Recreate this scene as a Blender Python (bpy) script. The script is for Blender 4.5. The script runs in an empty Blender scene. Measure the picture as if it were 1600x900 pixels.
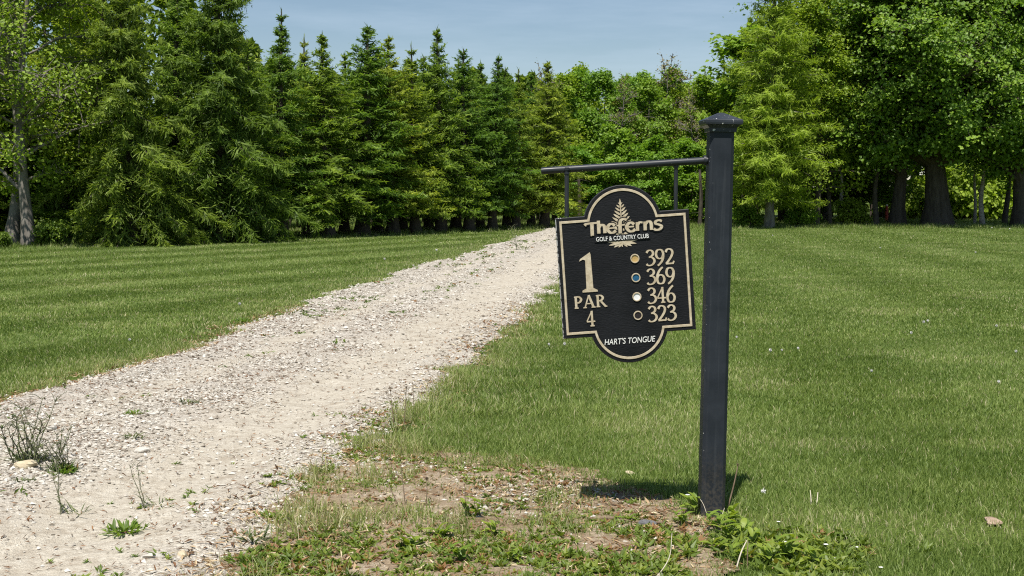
import bpy, math, random
import numpy as np
from mathutils import Vector, Matrix

R = math.radians
scene = bpy.context.scene
col = scene.collection

# ------------------------------------------------------------------ camera, sky, sun, exposure
CAM_H, FPX, PITCH = 1.45, 2222.0, R(3.86)
cam_data = bpy.data.cameras.new("camera")
cam_data.sensor_width = 36.0
cam_data.lens = 36.0 * FPX / 1600.0
cam_data.clip_start, cam_data.clip_end = 0.1, 2000.0
cam = bpy.data.objects.new("camera", cam_data)
cam.location = (0, 0, CAM_H)
cam.rotation_euler = (math.pi / 2 - PITCH, 0, 0)
col.objects.link(cam)
scene.camera = cam

SUN_EL, SUN_LEFT = R(64.5), R(14)          # elevation, and how far left of straight behind the camera
sx, sy, sz = -math.sin(SUN_LEFT) * math.cos(SUN_EL), -math.cos(SUN_LEFT) * math.cos(SUN_EL), math.sin(SUN_EL)
sun_data = bpy.data.lights.new("sun", 'SUN')
sun_data.energy = 5.0
sun_data.angle = R(0.53)
sun_data.color = (1.0, 0.955, 0.88)
sun = bpy.data.objects.new("sun", sun_data)
sun.rotation_euler = Vector((sx, sy, sz)).to_track_quat('Z', 'Y').to_euler()
sun.location = (sx * 50, sy * 50, sz * 50)
col.objects.link(sun)

world = bpy.data.worlds.new("World")
scene.world = world
world.use_nodes = True
wn, wl = world.node_tree.nodes, world.node_tree.links
wn.clear()
sky = wn.new("ShaderNodeTexSky")
sky.sky_type = 'NISHITA'
sky.sun_disc = False
sky.sun_elevation = SUN_EL
sky.sun_rotation = math.atan2(sx, sy)
sky.altitude = 600
sky.air_density = 1.0
sky.dust_density = 0.35
sky.ozone_density = 1.6
tc = wn.new("ShaderNodeTexCoord")
mp = wn.new("ShaderNodeMapping")
mp.inputs['Scale'].default_value = (2.2, 2.2, 16.0)
nz = wn.new("ShaderNodeTexNoise")
nz.inputs['Scale'].default_value = 2.3
nz.inputs['Detail'].default_value = 7
nz.inputs['Roughness'].default_value = 0.6
cr = wn.new("ShaderNodeValToRGB")
cr.color_ramp.elements[0].position = 0.45
cr.color_ramp.elements[0].color = (0, 0, 0, 1)
cr.color_ramp.elements[1].position = 0.85
cr.color_ramp.elements[1].color = (0.5, 0.5, 0.5, 1)
mx = wn.new("ShaderNodeMixRGB")
mx.inputs['Color2'].default_value = (6.4, 7.9, 9.6, 1)
bg = wn.new("ShaderNodeBackground")
bg.inputs['Strength'].default_value = 0.067
wo = wn.new("ShaderNodeOutputWorld")
wl.new(tc.outputs['Generated'], mp.inputs['Vector'])
wl.new(mp.outputs[0], nz.inputs['Vector'])
wl.new(nz.outputs['Fac'], cr.inputs['Fac'])
wl.new(cr.outputs['Color'], mx.inputs['Fac'])
wl.new(sky.outputs['Color'], mx.inputs['Color1'])
wl.new(mx.outputs['Color'], bg.inputs['Color'])
wl.new(bg.outputs[0], wo.inputs['Surface'])

scene.view_settings.view_transform = 'Standard'
scene.view_settings.look = 'None'
scene.view_settings.gamma = 1.0
scene.view_settings.exposure = 0.45
scene.render.engine = 'CYCLES'
scene.cycles.use_denoising = False
scene.cycles.filter_width = 1.15
scene.cycles.max_bounces = 6
scene.cycles.diffuse_bounces = 4
scene.cycles.transmission_bounces = 3
scene.cycles.glossy_bounces = 2
scene.cycles.caustics_reflective = False
scene.cycles.caustics_refractive = False

# ------------------------------------------------------------------ placing by the photograph's pixels
cp, sp_ = math.cos(PITCH), math.sin(PITCH)
def ray(px, py):
    a, b = (px - 800.0) / FPX, (450.0 - py) / FPX
    return Vector((a, cp + b * sp_, -sp_ + b * cp))
def at(px, py, z=0.0):
    d = ray(px, py)
    t = (z - CAM_H) / d.z
    return Vector((d.x * t, d.y * t, z))
def P(px, py, Y):
    d = ray(px, py)
    t = Y / d.y
    return Vector((d.x * t, Y, CAM_H + d.z * t))

# ------------------------------------------------------------------ terrain
def vnoise(x, y, seed=0):
    x = np.asarray(x, float); y = np.asarray(y, float)
    xi, yi = np.floor(x).astype(np.int64), np.floor(y).astype(np.int64)
    fx, fy = x - xi, y - yi
    fx, fy = fx * fx * (3 - 2 * fx), fy * fy * (3 - 2 * fy)
    def h(a, b):
        n = (a * 374761393 + b * 668265263 + seed * 974634241) & 0xffffffff
        n = ((n ^ (n >> 13)) * 1274126177) & 0xffffffff
        return ((n ^ (n >> 16)) & 0xffff) / 65535.0
    return (h(xi, yi) * (1 - fx) + h(xi + 1, yi) * fx) * (1 - fy) + (h(xi, yi + 1) * (1 - fx) + h(xi + 1, yi + 1) * fx) * fy
def fbm(x, y, seed=0, o=4):
    s, a, t = 0, 0.5, 0
    for k in range(o):
        s = s + a * vnoise(np.asarray(x) * 2 ** k, np.asarray(y) * 2 ** k, seed + k * 17)
        t += a; a *= .5
    return s / t
def gz(x, y):
    x = np.asarray(x, float); y = np.asarray(y, float)
    z = 0.05 * (fbm(x * .12, y * .12, 3, 3) - .5) * np.clip((y - 8) / 10, 0, 1)
    z = z + 0.02 * (vnoise(x * .9, y * .9, 8) - .5)
    z = z + 0.10 * np.exp(-(((x - 17.5) / 5.5) ** 2 + ((y - 64.5) / 3.2) ** 2))
    return z
def gzf(x, y): return float(gz(x, y))

# ------------------------------------------------------------------ mesh builder
class MB:
    def __init__(s): s.v, s.f, s.t, s.n, s.sm = [], [], [], 0, []
    def add(s, v, f, tint=0.5, smooth=False):
        v = np.asarray(v, float).reshape(-1, 3); f = np.asarray(f, np.int64)
        s.v.append(v); s.f.append(f + s.n)
        s.t.append(np.broadcast_to(np.asarray(tint, float), (len(v),)).copy())
        s.sm.append(np.full(len(f), smooth, bool))
        s.n += len(v)
    def box(s, c, h, tint=.5):
        c, h = np.array(c), np.array(h)
        v = [c + h * np.array(k) for k in ((-1,-1,-1),(1,-1,-1),(1,1,-1),(-1,1,-1),(-1,-1,1),(1,-1,1),(1,1,1),(-1,1,1))]
        s.add(v, [(0,3,2,1),(4,5,6,7),(0,1,5,4),(1,2,6,5),(2,3,7,6),(3,0,4,7)], tint)
    def tube(s, pts, rad, sides=6, tint=.5, cap=True):
        pts = np.asarray(pts, float); n = len(pts)
        rad = np.broadcast_to(np.asarray(rad, float), (n,))
        d = np.gradient(pts, axis=0); d /= np.linalg.norm(d, axis=1)[:, None] + 1e-9
        ref = np.array((0, 0, 1.)) if abs(d[:, 2]).mean() < .8 else np.array((1., 0, 0))
        a = np.cross(d, ref); a /= np.linalg.norm(a, axis=1)[:, None] + 1e-9
        b = np.cross(d, a)
        th = np.arange(sides) * 2 * np.pi / sides
        v = pts[:, None] + rad[:, None, None] * (a[:, None] * np.cos(th)[None, :, None] + b[:, None] * np.sin(th)[None, :, None])
        i, j = np.meshgrid(np.arange(n - 1), np.arange(sides), indexing='ij')
        j2 = (j + 1) % sides
        f = np.stack([i * sides + j, i * sides + j2, (i + 1) * sides + j2, (i + 1) * sides + j], -1).reshape(-1, 4)
        s.add(v.reshape(-1, 3), f, tint, True)
        if cap:
            for k, rv in ((0, 1), (n - 1, 0)):
                c = np.vstack([v[k], pts[k][None]])
                q = [(m, (m + 1) % sides, sides) if not rv else ((m + 1) % sides, m, sides) for m in range(sides)]
                s.add(c, q, tint)
    def leaves(s, c, n, d, L, W, tint, fold=.12):
        c = np.asarray(c, float); N = len(c)
        d = d - n * (d * n).sum(1)[:, None]
        d /= np.linalg.norm(d, axis=1)[:, None] + 1e-9
        sd = np.cross(n, d)
        L = np.broadcast_to(L, (N,))[:, None]; W = np.broadcast_to(W, (N,))[:, None]
        b, t = c - d * L * .5, c + d * L * .5 - n * fold * L
        l = c + sd * W * .5 - d * L * .08 + n * fold * W
        r = c - sd * W * .5 - d * L * .08 + n * fold * W
        v = np.stack([b, r, t, l], 1).reshape(-1, 3)
        f = np.arange(4 * N).reshape(N, 4)
        s.add(v, f, np.repeat(np.broadcast_to(tint, (N,)), 4))
    def build(s, name, mat, parent=None, loc=None):
        me = bpy.data.meshes.new(name)
        v = np.vstack(s.v).astype(np.float32)
        loops, starts, k = [], [], 0
        for f in s.f:
            if len(f) == 0: continue
            loops.append(f.reshape(-1)); w = f.shape[1]
            starts.append(k + np.arange(len(f)) * w); k += f.size
        loops = np.concatenate(loops).astype(np.int32); starts = np.concatenate(starts).astype(np.int32)
        me.vertices.add(len(v)); me.vertices.foreach_set("co", v.reshape(-1))
        me.loops.add(len(loops)); me.loops.foreach_set("vertex_index", loops)
        me.polygons.add(len(starts)); me.polygons.foreach_set("loop_start", starts)
        sm = np.concatenate(s.sm); me.polygons.foreach_set("use_smooth", sm)
        at_ = me.attributes.new("tint", 'FLOAT', 'POINT')
        at_.data.foreach_set("value", np.concatenate(s.t).astype(np.float32))
        me.update(calc_edges=True)
        if mat: me.materials.append(mat)
        o = bpy.data.objects.new(name, me)
        col.objects.link(o)
        if parent: o.parent = parent
        if loc is not None: o.location = loc
        return o

def tag(o, label=None, cat=None, group=None, kind=None):
    if label: o["label"] = label
    if cat: o["category"] = cat
    if group: o["group"] = group
    if kind: o["kind"] = kind
    return o
def thing(name, label, cat, loc=(0, 0, 0), rz=0.0, group=None):
    o = bpy.data.objects.new(name, None)
    o.empty_display_size = .1
    col.objects.link(o)
    o.location = loc; o.rotation_euler = (0, 0, rz)
    return tag(o, label, cat, group)
def copy_tree(root):
    r = root.copy(); col.objects.link(r)
    for ch in root.children:
        c = ch.copy(); col.objects.link(c); c.parent = r
        for g in ch.children:
            d = g.copy(); col.objects.link(d); d.parent = c
    return r

# ------------------------------------------------------------------ materials
def newmat(name):
    m = bpy.data.materials.new(name); m.use_nodes = True
    nt = m.node_tree; nt.nodes.clear()
    out = nt.nodes.new("ShaderNodeOutputMaterial")
    return m, nt, nt.nodes, nt.links, out
def ramp(n, stops, interp='LINEAR'):
    r = n.new("ShaderNodeValToRGB"); e = r.color_ramp.elements
    r.color_ramp.interpolation = interp
    while len(e) < len(stops): e.new(0.5)
    for k, (p, c) in enumerate(stops):
        e[k].position = p; e[k].color = (*c, 1) if len(c) == 3 else c
    return r
def noise(n, l, vec, scale, detail=4, rough=.55):
    t = n.new("ShaderNodeTexNoise"); t.inputs['Scale'].default_value = scale
    t.inputs['Detail'].default_value = detail; t.inputs['Roughness'].default_value = rough
    if vec is not None: l.new(vec, t.inputs['Vector'])
    return t
def mixc(n, l, a, b, fac, mode='MIX'):
    m = n.new("ShaderNodeMixRGB"); m.blend_type = mode
    for k, s in (('Color1', a), ('Color2', b), ('Fac', fac)):
        if hasattr(s, 'links'): l.new(s, m.inputs[k])
        elif isinstance(s, (int, float)): m.inputs[k].default_value = s
        else: m.inputs[k].default_value = (*s, 1)
    return m.outputs['Color']

def leaf_mat(name, stops, trans=.35, gloss=.25, objvar=.25, hue=.02):
    m, nt, n, l, out = newmat(name)
    a = n.new("ShaderNodeAttribute"); a.attribute_name = "tint"
    r = ramp(n, stops); l.new(a.outputs['Fac'], r.inputs['Fac'])
    oi = n.new("ShaderNodeObjectInfo")
    hs = n.new("ShaderNodeHueSaturation")
    mr = n.new("ShaderNodeMapRange"); l.new(oi.outputs['Random'], mr.inputs['Value'])
    mr.inputs['To Min'].default_value = 1 - objvar; mr.inputs['To Max'].default_value = 1 + objvar
    mh = n.new("ShaderNodeMapRange"); l.new(oi.outputs['Random'], mh.inputs['Value'])
    mh.inputs['To Min'].default_value = .5 + hue; mh.inputs['To Max'].default_value = .5 - hue
    l.new(mr.outputs[0], hs.inputs['Value']); l.new(mh.outputs[0], hs.inputs['Hue'])
    l.new(r.outputs['Color'], hs.inputs['Color'])
    p = n.new("ShaderNodeBsdfPrincipled"); p.inputs['Roughness'].default_value = .5
    p.inputs['Specular IOR Level'].default_value = gloss
    l.new(hs.outputs['Color'], p.inputs['Base Color'])
    t = n.new("ShaderNodeBsdfTranslucent")
    tcx = mixc(n, l, hs.outputs['Color'], (1.25, 1.3, .55), 1.0, 'MULTIPLY')
    l.new(tcx, t.inputs['Color'])
    ms = n.new("ShaderNodeMixShader"); ms.inputs[0].default_value = trans
    l.new(p.outputs[0], ms.inputs[1]); l.new(t.outputs[0], ms.inputs[2])
    l.new(ms.outputs[0], out.inputs['Surface'])
    return m
def simple_mat(name, c1, c2, scale=8, rough=.8, bump=.0, spec=.3, metal=0, stretch=(1, 1, 1)):
    m, nt, n, l, out = newmat(name)
    tcn = n.new("ShaderNodeTexCoord"); mpn = n.new("ShaderNodeMapping")
    mpn.inputs['Scale'].default_value = stretch
    l.new(tcn.outputs['Object'], mpn.inputs['Vector'])
    nz_ = noise(n, l, mpn.outputs[0], scale, 6)
    p = n.new("ShaderNodeBsdfPrincipled")
    r = ramp(n, [(.3, c1), (.7, c2)]); l.new(nz_.outputs['Fac'], r.inputs['Fac'])
    l.new(r.outputs['Color'], p.inputs['Base Color'])
    p.inputs['Roughness'].default_value = rough; p.inputs['Metallic'].default_value = metal
    p.inputs['Specular IOR Level'].default_value = spec
    if bump:
        b = n.new("ShaderNodeBump"); b.inputs['Strength'].default_value = bump; b.inputs['Distance'].default_value = .01
        l.new(nz_.outputs['Fac'], b.inputs['Height']); l.new(b.outputs[0], p.inputs['Normal'])
    l.new(p.outputs[0], out.inputs['Surface'])
    return m

M = {}
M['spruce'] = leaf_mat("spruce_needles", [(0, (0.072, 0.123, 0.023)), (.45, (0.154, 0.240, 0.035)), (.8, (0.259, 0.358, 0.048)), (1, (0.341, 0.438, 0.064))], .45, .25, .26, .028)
M['droop'] = leaf_mat("drooping_needles", [(0, (0.072, 0.117, 0.023)), (.5, (0.158, 0.233, 0.037)), (1, (0.290, 0.379, 0.058))], .42, .25, .12, .01)
M['maple'] = leaf_mat("maple_leaves", [(0, (0.089, 0.172, 0.019)), (.5, (0.164, 0.280, 0.027)), (1, (0.284, 0.409, 0.046))], .40, .45, .08, .01)
M['lime'] = leaf_mat("young_green_leaves", [(0, (0.156, 0.253, 0.031)), (.5, (0.231, 0.351, 0.042)), (1, (0.319, 0.435, 0.059))], .45, .3, .16, .02)
M['yellow'] = leaf_mat("yellow_green_leaves", [(0, (0.165, 0.239, 0.028)), (.5, (0.267, 0.368, 0.039)), (1, (0.387, 0.499, 0.063))], .45, .3, .10, .01)
M['green'] = leaf_mat("bright_green_leaves", [(0, (0.123, 0.221, 0.023)), (.5, (0.194, 0.329, 0.034)), (1, (0.282, 0.418, 0.055))], .45, .3, .15, .015)
M['twig_leaf'] = leaf_mat("sparse_buds", [(0, (.18, .15, .075)), (.5, (.25, .22, .085)), (1, (.29, .28, .09))], .3, .2, .15, .01)
M['shrub'] = leaf_mat("shrub_leaves", [(0, (.085, .140, .018)), (.5, (.140, .220, .028)), (1, (.22, .295, .042))], .40, .3, .2, .02)
M['bark'] = simple_mat("dark_bark", (.045, .036, .028), (.10, .085, .068), 9, .9, .8, .2, 0, (1, 1, .25))
M['bark_grey'] = simple_mat("grey_bark", (.095, .084, .070), (.25, .230, .200), 7, .9, .8, .2, 0, (1, 1, .35))
M['bark_pale'] = simple_mat("pale_bark", (.22, .19, .15), (.46, .42, .36), 5, .9, .5, .2, 0, (1, 1, .6))

# ------------------------------------------------------------------ ground
LEFT_PX = [(-900, 900), (-380, 745), (0, 632), (100, 602), (200, 575), (300, 545), (400, 510), (480, 478), (560, 450), (640, 424), (720, 399), (780, 381), (840, 363), (872, 354)]
RIGHT_PX = [(300, 930), (345, 880), (385, 845), (430, 800), (470, 765), (530, 715), (600, 678), (650, 652), (678, 620), (715, 580), (745, 556), (800, 512), (840, 472), (868, 442), (905, 408), (940, 380), (962, 362), (975, 354)]
def edge_fn(pxs):
    w = [at(*p) for p in pxs]
    d = np.array([q.y for q in w]); x = np.array([q.x for q in w])
    o = np.argsort(d)
    return d[o], x[o]
LD, LX = edge_fn(LEFT_PX); RD, RX = edge_fn(RIGHT_PX)
def _lin(d, D, X):
    y = np.interp(d, D, X)
    s0 = (X[2] - X[0]) / (D[2] - D[0])
    return np.where(d < D[0], X[0] + s0 * (d - D[0]), y)
def edgeL(d): d = np.asarray(d, float); return _lin(d, LD, LX) + .34 * (fbm(d * 1.6, d * 0 + 4, 5, 4) - .5) * np.clip(d / 12, .6, 2)
def edgeR(d): d = np.asarray(d, float); return _lin(d, RD, RX) + .42 * (fbm(d * 1.9, d * 0 + 9, 6, 4) - .5)
PATH_END = 60.0
def path_t(x, y):
    l, r = edgeL(y), edgeR(y)
    t = (x - l) / (r - l)
    return np.where(y > PATH_END, -1, t)
DIRT_PX = [(330, 960), (375, 860), (420, 806), (465, 768), (520, 728), (560, 700), (640, 690), (668, 722), (730, 738), (800, 728), (850, 733), (905, 752), (960, 782), (1020, 808), (1060, 836), (1085, 870), (1060, 960)]
DIRT = np.array([at(*p)[:2] for p in DIRT_PX])
def in_poly(x, y, poly):
    x = np.asarray(x); y = np.asarray(y); ins = np.zeros(x.shape, bool)
    n = len(poly)
    for i in range(n):
        x1, y1 = poly[i]; x2, y2 = poly[(i + 1) % n]
        c = ((y1 > y) != (y2 > y))
        xin = (x2 - x1) * (y - y1) / (y2 - y1 + 1e-12) + x1
        ins ^= c & (x < xin)
    return ins
def dirt_soft(x, y):
    m = 0
    for k in range(10):
        a, r = k * 2.4, (.10 if k < 5 else .30)
        m = m + dirt_mask(x + r * math.cos(a), y + 1.3 * r * math.sin(a), .45)
    return m / 10.0
def dirt_mask(x, y, j=.35):
    return in_poly(x + j * (fbm(x * 4, y * 4, 31, 3) - .5), y + j * (fbm(x * 4, y * 4, 47, 3) - .5), DIRT)

# mowing direction on the left lawn: along the tree row
ROW0, ROW1 = at(0, 392), at(840, 359)
row_dir = Vector((ROW1.x - ROW0.x, ROW1.y - ROW0.y)).normalized()
mow_dir = Vector((.49, .872)).normalized()
def stripe(x, y):
    """-1..1, which way the mower laid the grass"""
    u = x * mow_dir.y - y * mow_dir.x + .02 * (y - 20) + .5 * (vnoise(x * .15, y * .15, 77) - .5)
    left = np.tanh(np.sin(u * 2 * np.pi / 2.3 + 2.5 * vnoise(u * .3, u * 0, 79)) * 2.0)
    v = x - .06 * y + .4 * (vnoise(x * .2, y * .2, 71) - .5)
    right = np.tanh(np.sin(v * 2 * np.pi / 2.6) * 1.5) * .5
    return np.where(x < edgeL(y), left, right)

def lawn_material():
    m, nt, n, l, out = newmat("lawn_soil_and_turf")
    g = n.new("ShaderNodeNewGeometry")
    a = noise(n, l, g.outputs['Position'], .9, 5); b = noise(n, l, g.outputs['Position'], 60, 4)
    r1 = ramp(n, [(.3, (.078, .120, .024)), (.6, (.118, .168, .036)), (.8, (.16, .18, .055))]); l.new(a.outputs['Fac'], r1.inputs['Fac'])
    r2 = ramp(n, [(.3, (.35, .35, .3)), (.7, (1.2, 1.2, 1.1))]); l.new(b.outputs['Fac'], r2.inputs['Fac'])
    c = mixc(n, l, r1.outputs['Color'], r2.outputs['Color'], 1.0, 'MULTIPLY')
    p = n.new("ShaderNodeBsdfPrincipled"); p.inputs['Roughness'].default_value = .95; p.inputs['Specular IOR Level'].default_value = .1
    l.new(c, p.inputs['Base Color'])
    bp = n.new("ShaderNodeBump"); bp.inputs['Strength'].default_value = .7; bp.inputs['Distance'].default_value = .03
    l.new(b.outputs['Fac'], bp.inputs['Height']); l.new(bp.outputs[0], p.inputs['Normal'])
    l.new(p.outputs[0], out.inputs['Surface'])
    return m
def grid_obj(name, xs, ys, zf, mat):
    X, Y = np.meshgrid(xs, ys, indexing='ij'); Z = zf(X, Y)
    b = MB(); nx, ny = X.shape
    i, j = np.meshgrid(np.arange(nx - 1), np.arange(ny - 1), indexing='ij')
    f = np.stack([i * ny + j, (i + 1) * ny + j, (i + 1) * ny + j + 1, i * ny + j + 1], -1).reshape(-1, 4)
    b.add(np.stack([X, Y, Z], -1).reshape(-1, 3), f, .5, True)
    return b.build(name, mat)
xs = np.concatenate([-np.geomspace(700, 41, 14), np.arange(-40, -8, .8), np.arange(-8, 8, .16), np.arange(8, 40, .8), np.geomspace(41, 700, 14)])
ys = np.concatenate([np.linspace(-60, 3.5, 10), np.arange(4, 16, .16), np.arange(16, 80, .6), np.geomspace(81, 900, 18)])
tag(grid_obj("lawn_ground", xs, ys, gz, lawn_material()), kind='structure')

# gravel track
def rut(t):
    a = np.exp(-((t - .24) / .09) ** 2); b = np.exp(-((t - .74) / .12) ** 2)
    return np.maximum(a * .55, b)
def path_h(t, x, y):
    e = np.clip(np.minimum(t, 1 - t) / .08, 0, 1)
    h = .007 + .050 * e * (1 - .85 * rut(t)) + .022 * e * (fbm(x * 5, y * 5, 15, 4) - .5)
    return np.maximum(h, .005)
def gravel_material():
    m, nt, n, l, out = newmat("limestone_gravel")
    g = n.new("ShaderNodeNewGeometry"); pos = g.outputs['Position']
    at_ = n.new("ShaderNodeAttribute"); at_.attribute_name = "tint"     # 1 = coarse stone, 0 = fine packed sand
    big = noise(n, l, pos, 2.2, 6, .6); med = noise(n, l, pos, 26, 5, .65); fin = noise(n, l, pos, 170, 3, .6)
    v1 = n.new("ShaderNodeTexVoronoi"); v1.inputs['Scale'].default_value = 62; l.new(pos, v1.inputs['Vector'])
    v2 = n.new("ShaderNodeTexVoronoi"); v2.inputs['Scale'].default_value = 130; l.new(pos, v2.inputs['Vector'])
    st = ramp(n, [(0, (.18, .155, .12)), (.3, (.41, .365, .305)), (1, (.65, .61, .54))]); l.new(v1.outputs['Color'], st.inputs['Fac'])
    sand = ramp(n, [(.25, (.34, .295, .230)), (.5, (.475, .430, .350)), (.75, (.59, .550, .465))]); l.new(med.outputs['Fac'], sand.inputs['Fac'])
    add = n.new("ShaderNodeMath"); add.operation = 'ADD'; l.new(at_.outputs['Fac'], add.inputs[0])
    sub = n.new("ShaderNodeMath"); sub.operation = 'MULTIPLY_ADD'; l.new(big.outputs['Fac'], sub.inputs[0]); sub.inputs[1].default_value = 1.1; sub.inputs[2].default_value = -.55
    l.new(sub.outputs[0], add.inputs[1]); add.use_clamp = True
    c = mixc(n, l, sand.outputs['Color'], st.outputs['Color'], add.outputs[0])
    fr = ramp(n, [(.32, (.62, .60, .58)), (.5, (1, 1, 1)), (.7, (1.12, 1.12, 1.12))]); l.new(fin.outputs['Fac'], fr.inputs['Fac'])
    c = mixc(n, l, c, fr.outputs['Color'], .8, 'MULTIPLY')
    # old stains of darker earth
    er = ramp(n, [(.50, (0, 0, 0)), (.68, (.62, .62, .62))]); l.new(noise(n, l, pos, 5.5, 7, .7).outputs['Fac'], er.inputs['Fac'])
    c = mixc(n, l, c, (.27, .22, .16), er.outputs['Color'])
    p = n.new("ShaderNodeBsdfPrincipled"); p.inputs['Roughness'].default_value = .95; p.inputs['Specular IOR Level'].default_value = .15
    l.new(c, p.inputs['Base Color'])
    h1 = n.new("ShaderNodeMath"); h1.operation = 'MULTIPLY'; l.new(v1.outputs['Distance'], h1.inputs[0]); l.new(add.outputs[0], h1.inputs[1])
    h2 = n.new("ShaderNodeMath"); h2.operation = 'MULTIPLY_ADD'; l.new(v2.outputs['Distance'], h2.inputs[0]); h2.inputs[1].default_value = .35; l.new(h1.outputs[0], h2.inputs[2])
    h3 = n.new("ShaderNodeMath"); h3.operation = 'SUBTRACT'; l.new(med.outputs['Fac'], h3.inputs[0]); l.new(h2.outputs[0], h3.inputs[1])
    bp = n.new("ShaderNodeBump"); bp.inputs['Strength'].default_value = .9; bp.inputs['Distance'].default_value = .016
    l.new(h3.outputs[0], bp.inputs['Height']); l.new(bp.outputs[0], p.inputs['Normal'])
    l.new(p.outputs[0], out.inputs['Surface'])
    return m
M['gravel'] = gravel_material()
def coarse(t):
    return np.clip(1.0 - 1.25 * np.exp(-((t - .76) / .17) ** 2) - .80 * np.exp(-((t - .31) / .085) ** 2), 0, 1)
def build_path():
    d = np.concatenate([np.linspace(2.5, 12, 260), np.linspace(12.06, 30, 170), np.linspace(30.3, PATH_END, 70)])
    t = np.linspace(0, 1, 120)
    D, T = np.meshgrid(d, t, indexing='ij')
    L_, R_ = edgeL(D), edgeR(D)
    X = L_ + (R_ - L_) * T
    jag = .05 * (fbm(D * 9, T * 0 + 2, 61, 3) - .5) * (T < .01) + .06 * (fbm(D * 9, T * 0 + 5, 63, 3) - .5) * (T > .99)
    X = X + jag
    Z = gz(X, D) + path_h(T, X, D)
    Z = np.where((T < .004) | (T > .996), gz(X, D) + .001, Z)
    b = MB(); ny = len(t); i, j = np.meshgrid(np.arange(len(d) - 1), np.arange(ny - 1), indexing='ij')
    f = np.stack([i * ny + j, i * ny + j + 1, (i + 1) * ny + j + 1, (i + 1) * ny + j], -1).reshape(-1, 4)
    b.add(np.stack([X, D, Z], -1).reshape(-1, 3), f, coarse(T).reshape(-1), True)
    tag(b.build("gravel_path", M['gravel']), kind='structure')
build_path()

def dirt_material():
    m, nt, n, l, out = newmat("bare_earth")
    g = n.new("ShaderNodeNewGeometry"); pos = g.outputs['Position']
    a = noise(n, l, pos, 3.2, 6, .65); b = noise(n, l, pos, 45, 5, .65); c2 = noise(n, l, pos, 160, 3)
    r = ramp(n, [(.3, (.25, .185, .115)), (.5, (.37, .295, .205)), (.7, (.51, .45, .35))]); l.new(a.outputs['Fac'], r.inputs['Fac'])
    r2 = ramp(n, [(.3, (.5, .45, .4)), (.7, (1.25, 1.22, 1.2))]); l.new(b.outputs['Fac'], r2.inputs['Fac'])
    c = mixc(n, l, r.outputs['Color'], r2.outputs['Color'], .9, 'MULTIPLY')
    p = n.new("ShaderNodeBsdfPrincipled"); p.inputs['Roughness'].default_value = .95; p.inputs['Specular IOR Level'].default_value = .1
    l.new(c, p.inputs['Base Color'])
    bp = n.new("ShaderNodeBump"); bp.inputs['Strength'].default_value = .9; bp.inputs['Distance'].default_value = .015
    ad = n.new("ShaderNodeMath"); ad.operation = 'ADD'; l.new(b.outputs['Fac'], ad.inputs[0]); l.new(c2.outputs['Fac'], ad.inputs[1])
    l.new(ad.outputs[0], bp.inputs['Height']); l.new(bp.outputs[0], p.inputs['Normal'])
    l.new(p.outputs[0], out.inputs['Surface'])
    return m
def build_dirt():
    st = .025
    xs_ = np.arange(-1.8, 1.6, st); ys_ = np.arange(4.2, 8.0, st)
    X, Y = np.meshgrid(xs_, ys_, indexing='ij')
    Z = gz(X, Y) + .0035 + .018 * fbm(X * 7, Y * 7, 91, 3) * np.clip((fbm(X * 2.5, Y * 2.5, 92, 2) - .3) * 3, 0, 1)
    nx, ny = X.shape
    i, j = np.meshgrid(np.arange(nx - 1), np.arange(ny - 1), indexing='ij')
    f = np.stack([i * ny + j, (i + 1) * ny + j, (i + 1) * ny + j + 1, i * ny + j + 1], -1)
    k = (dirt_soft(X + st / 2, Y + st / 2) > .12)[:-1, :-1]
    b = MB(); b.add(np.stack([X, Y, Z], -1).reshape(-1, 3), f[k], .5, True)
    tag(b.build("bare_earth_patch", dirt_material()), kind='structure')
build_dirt()

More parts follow.
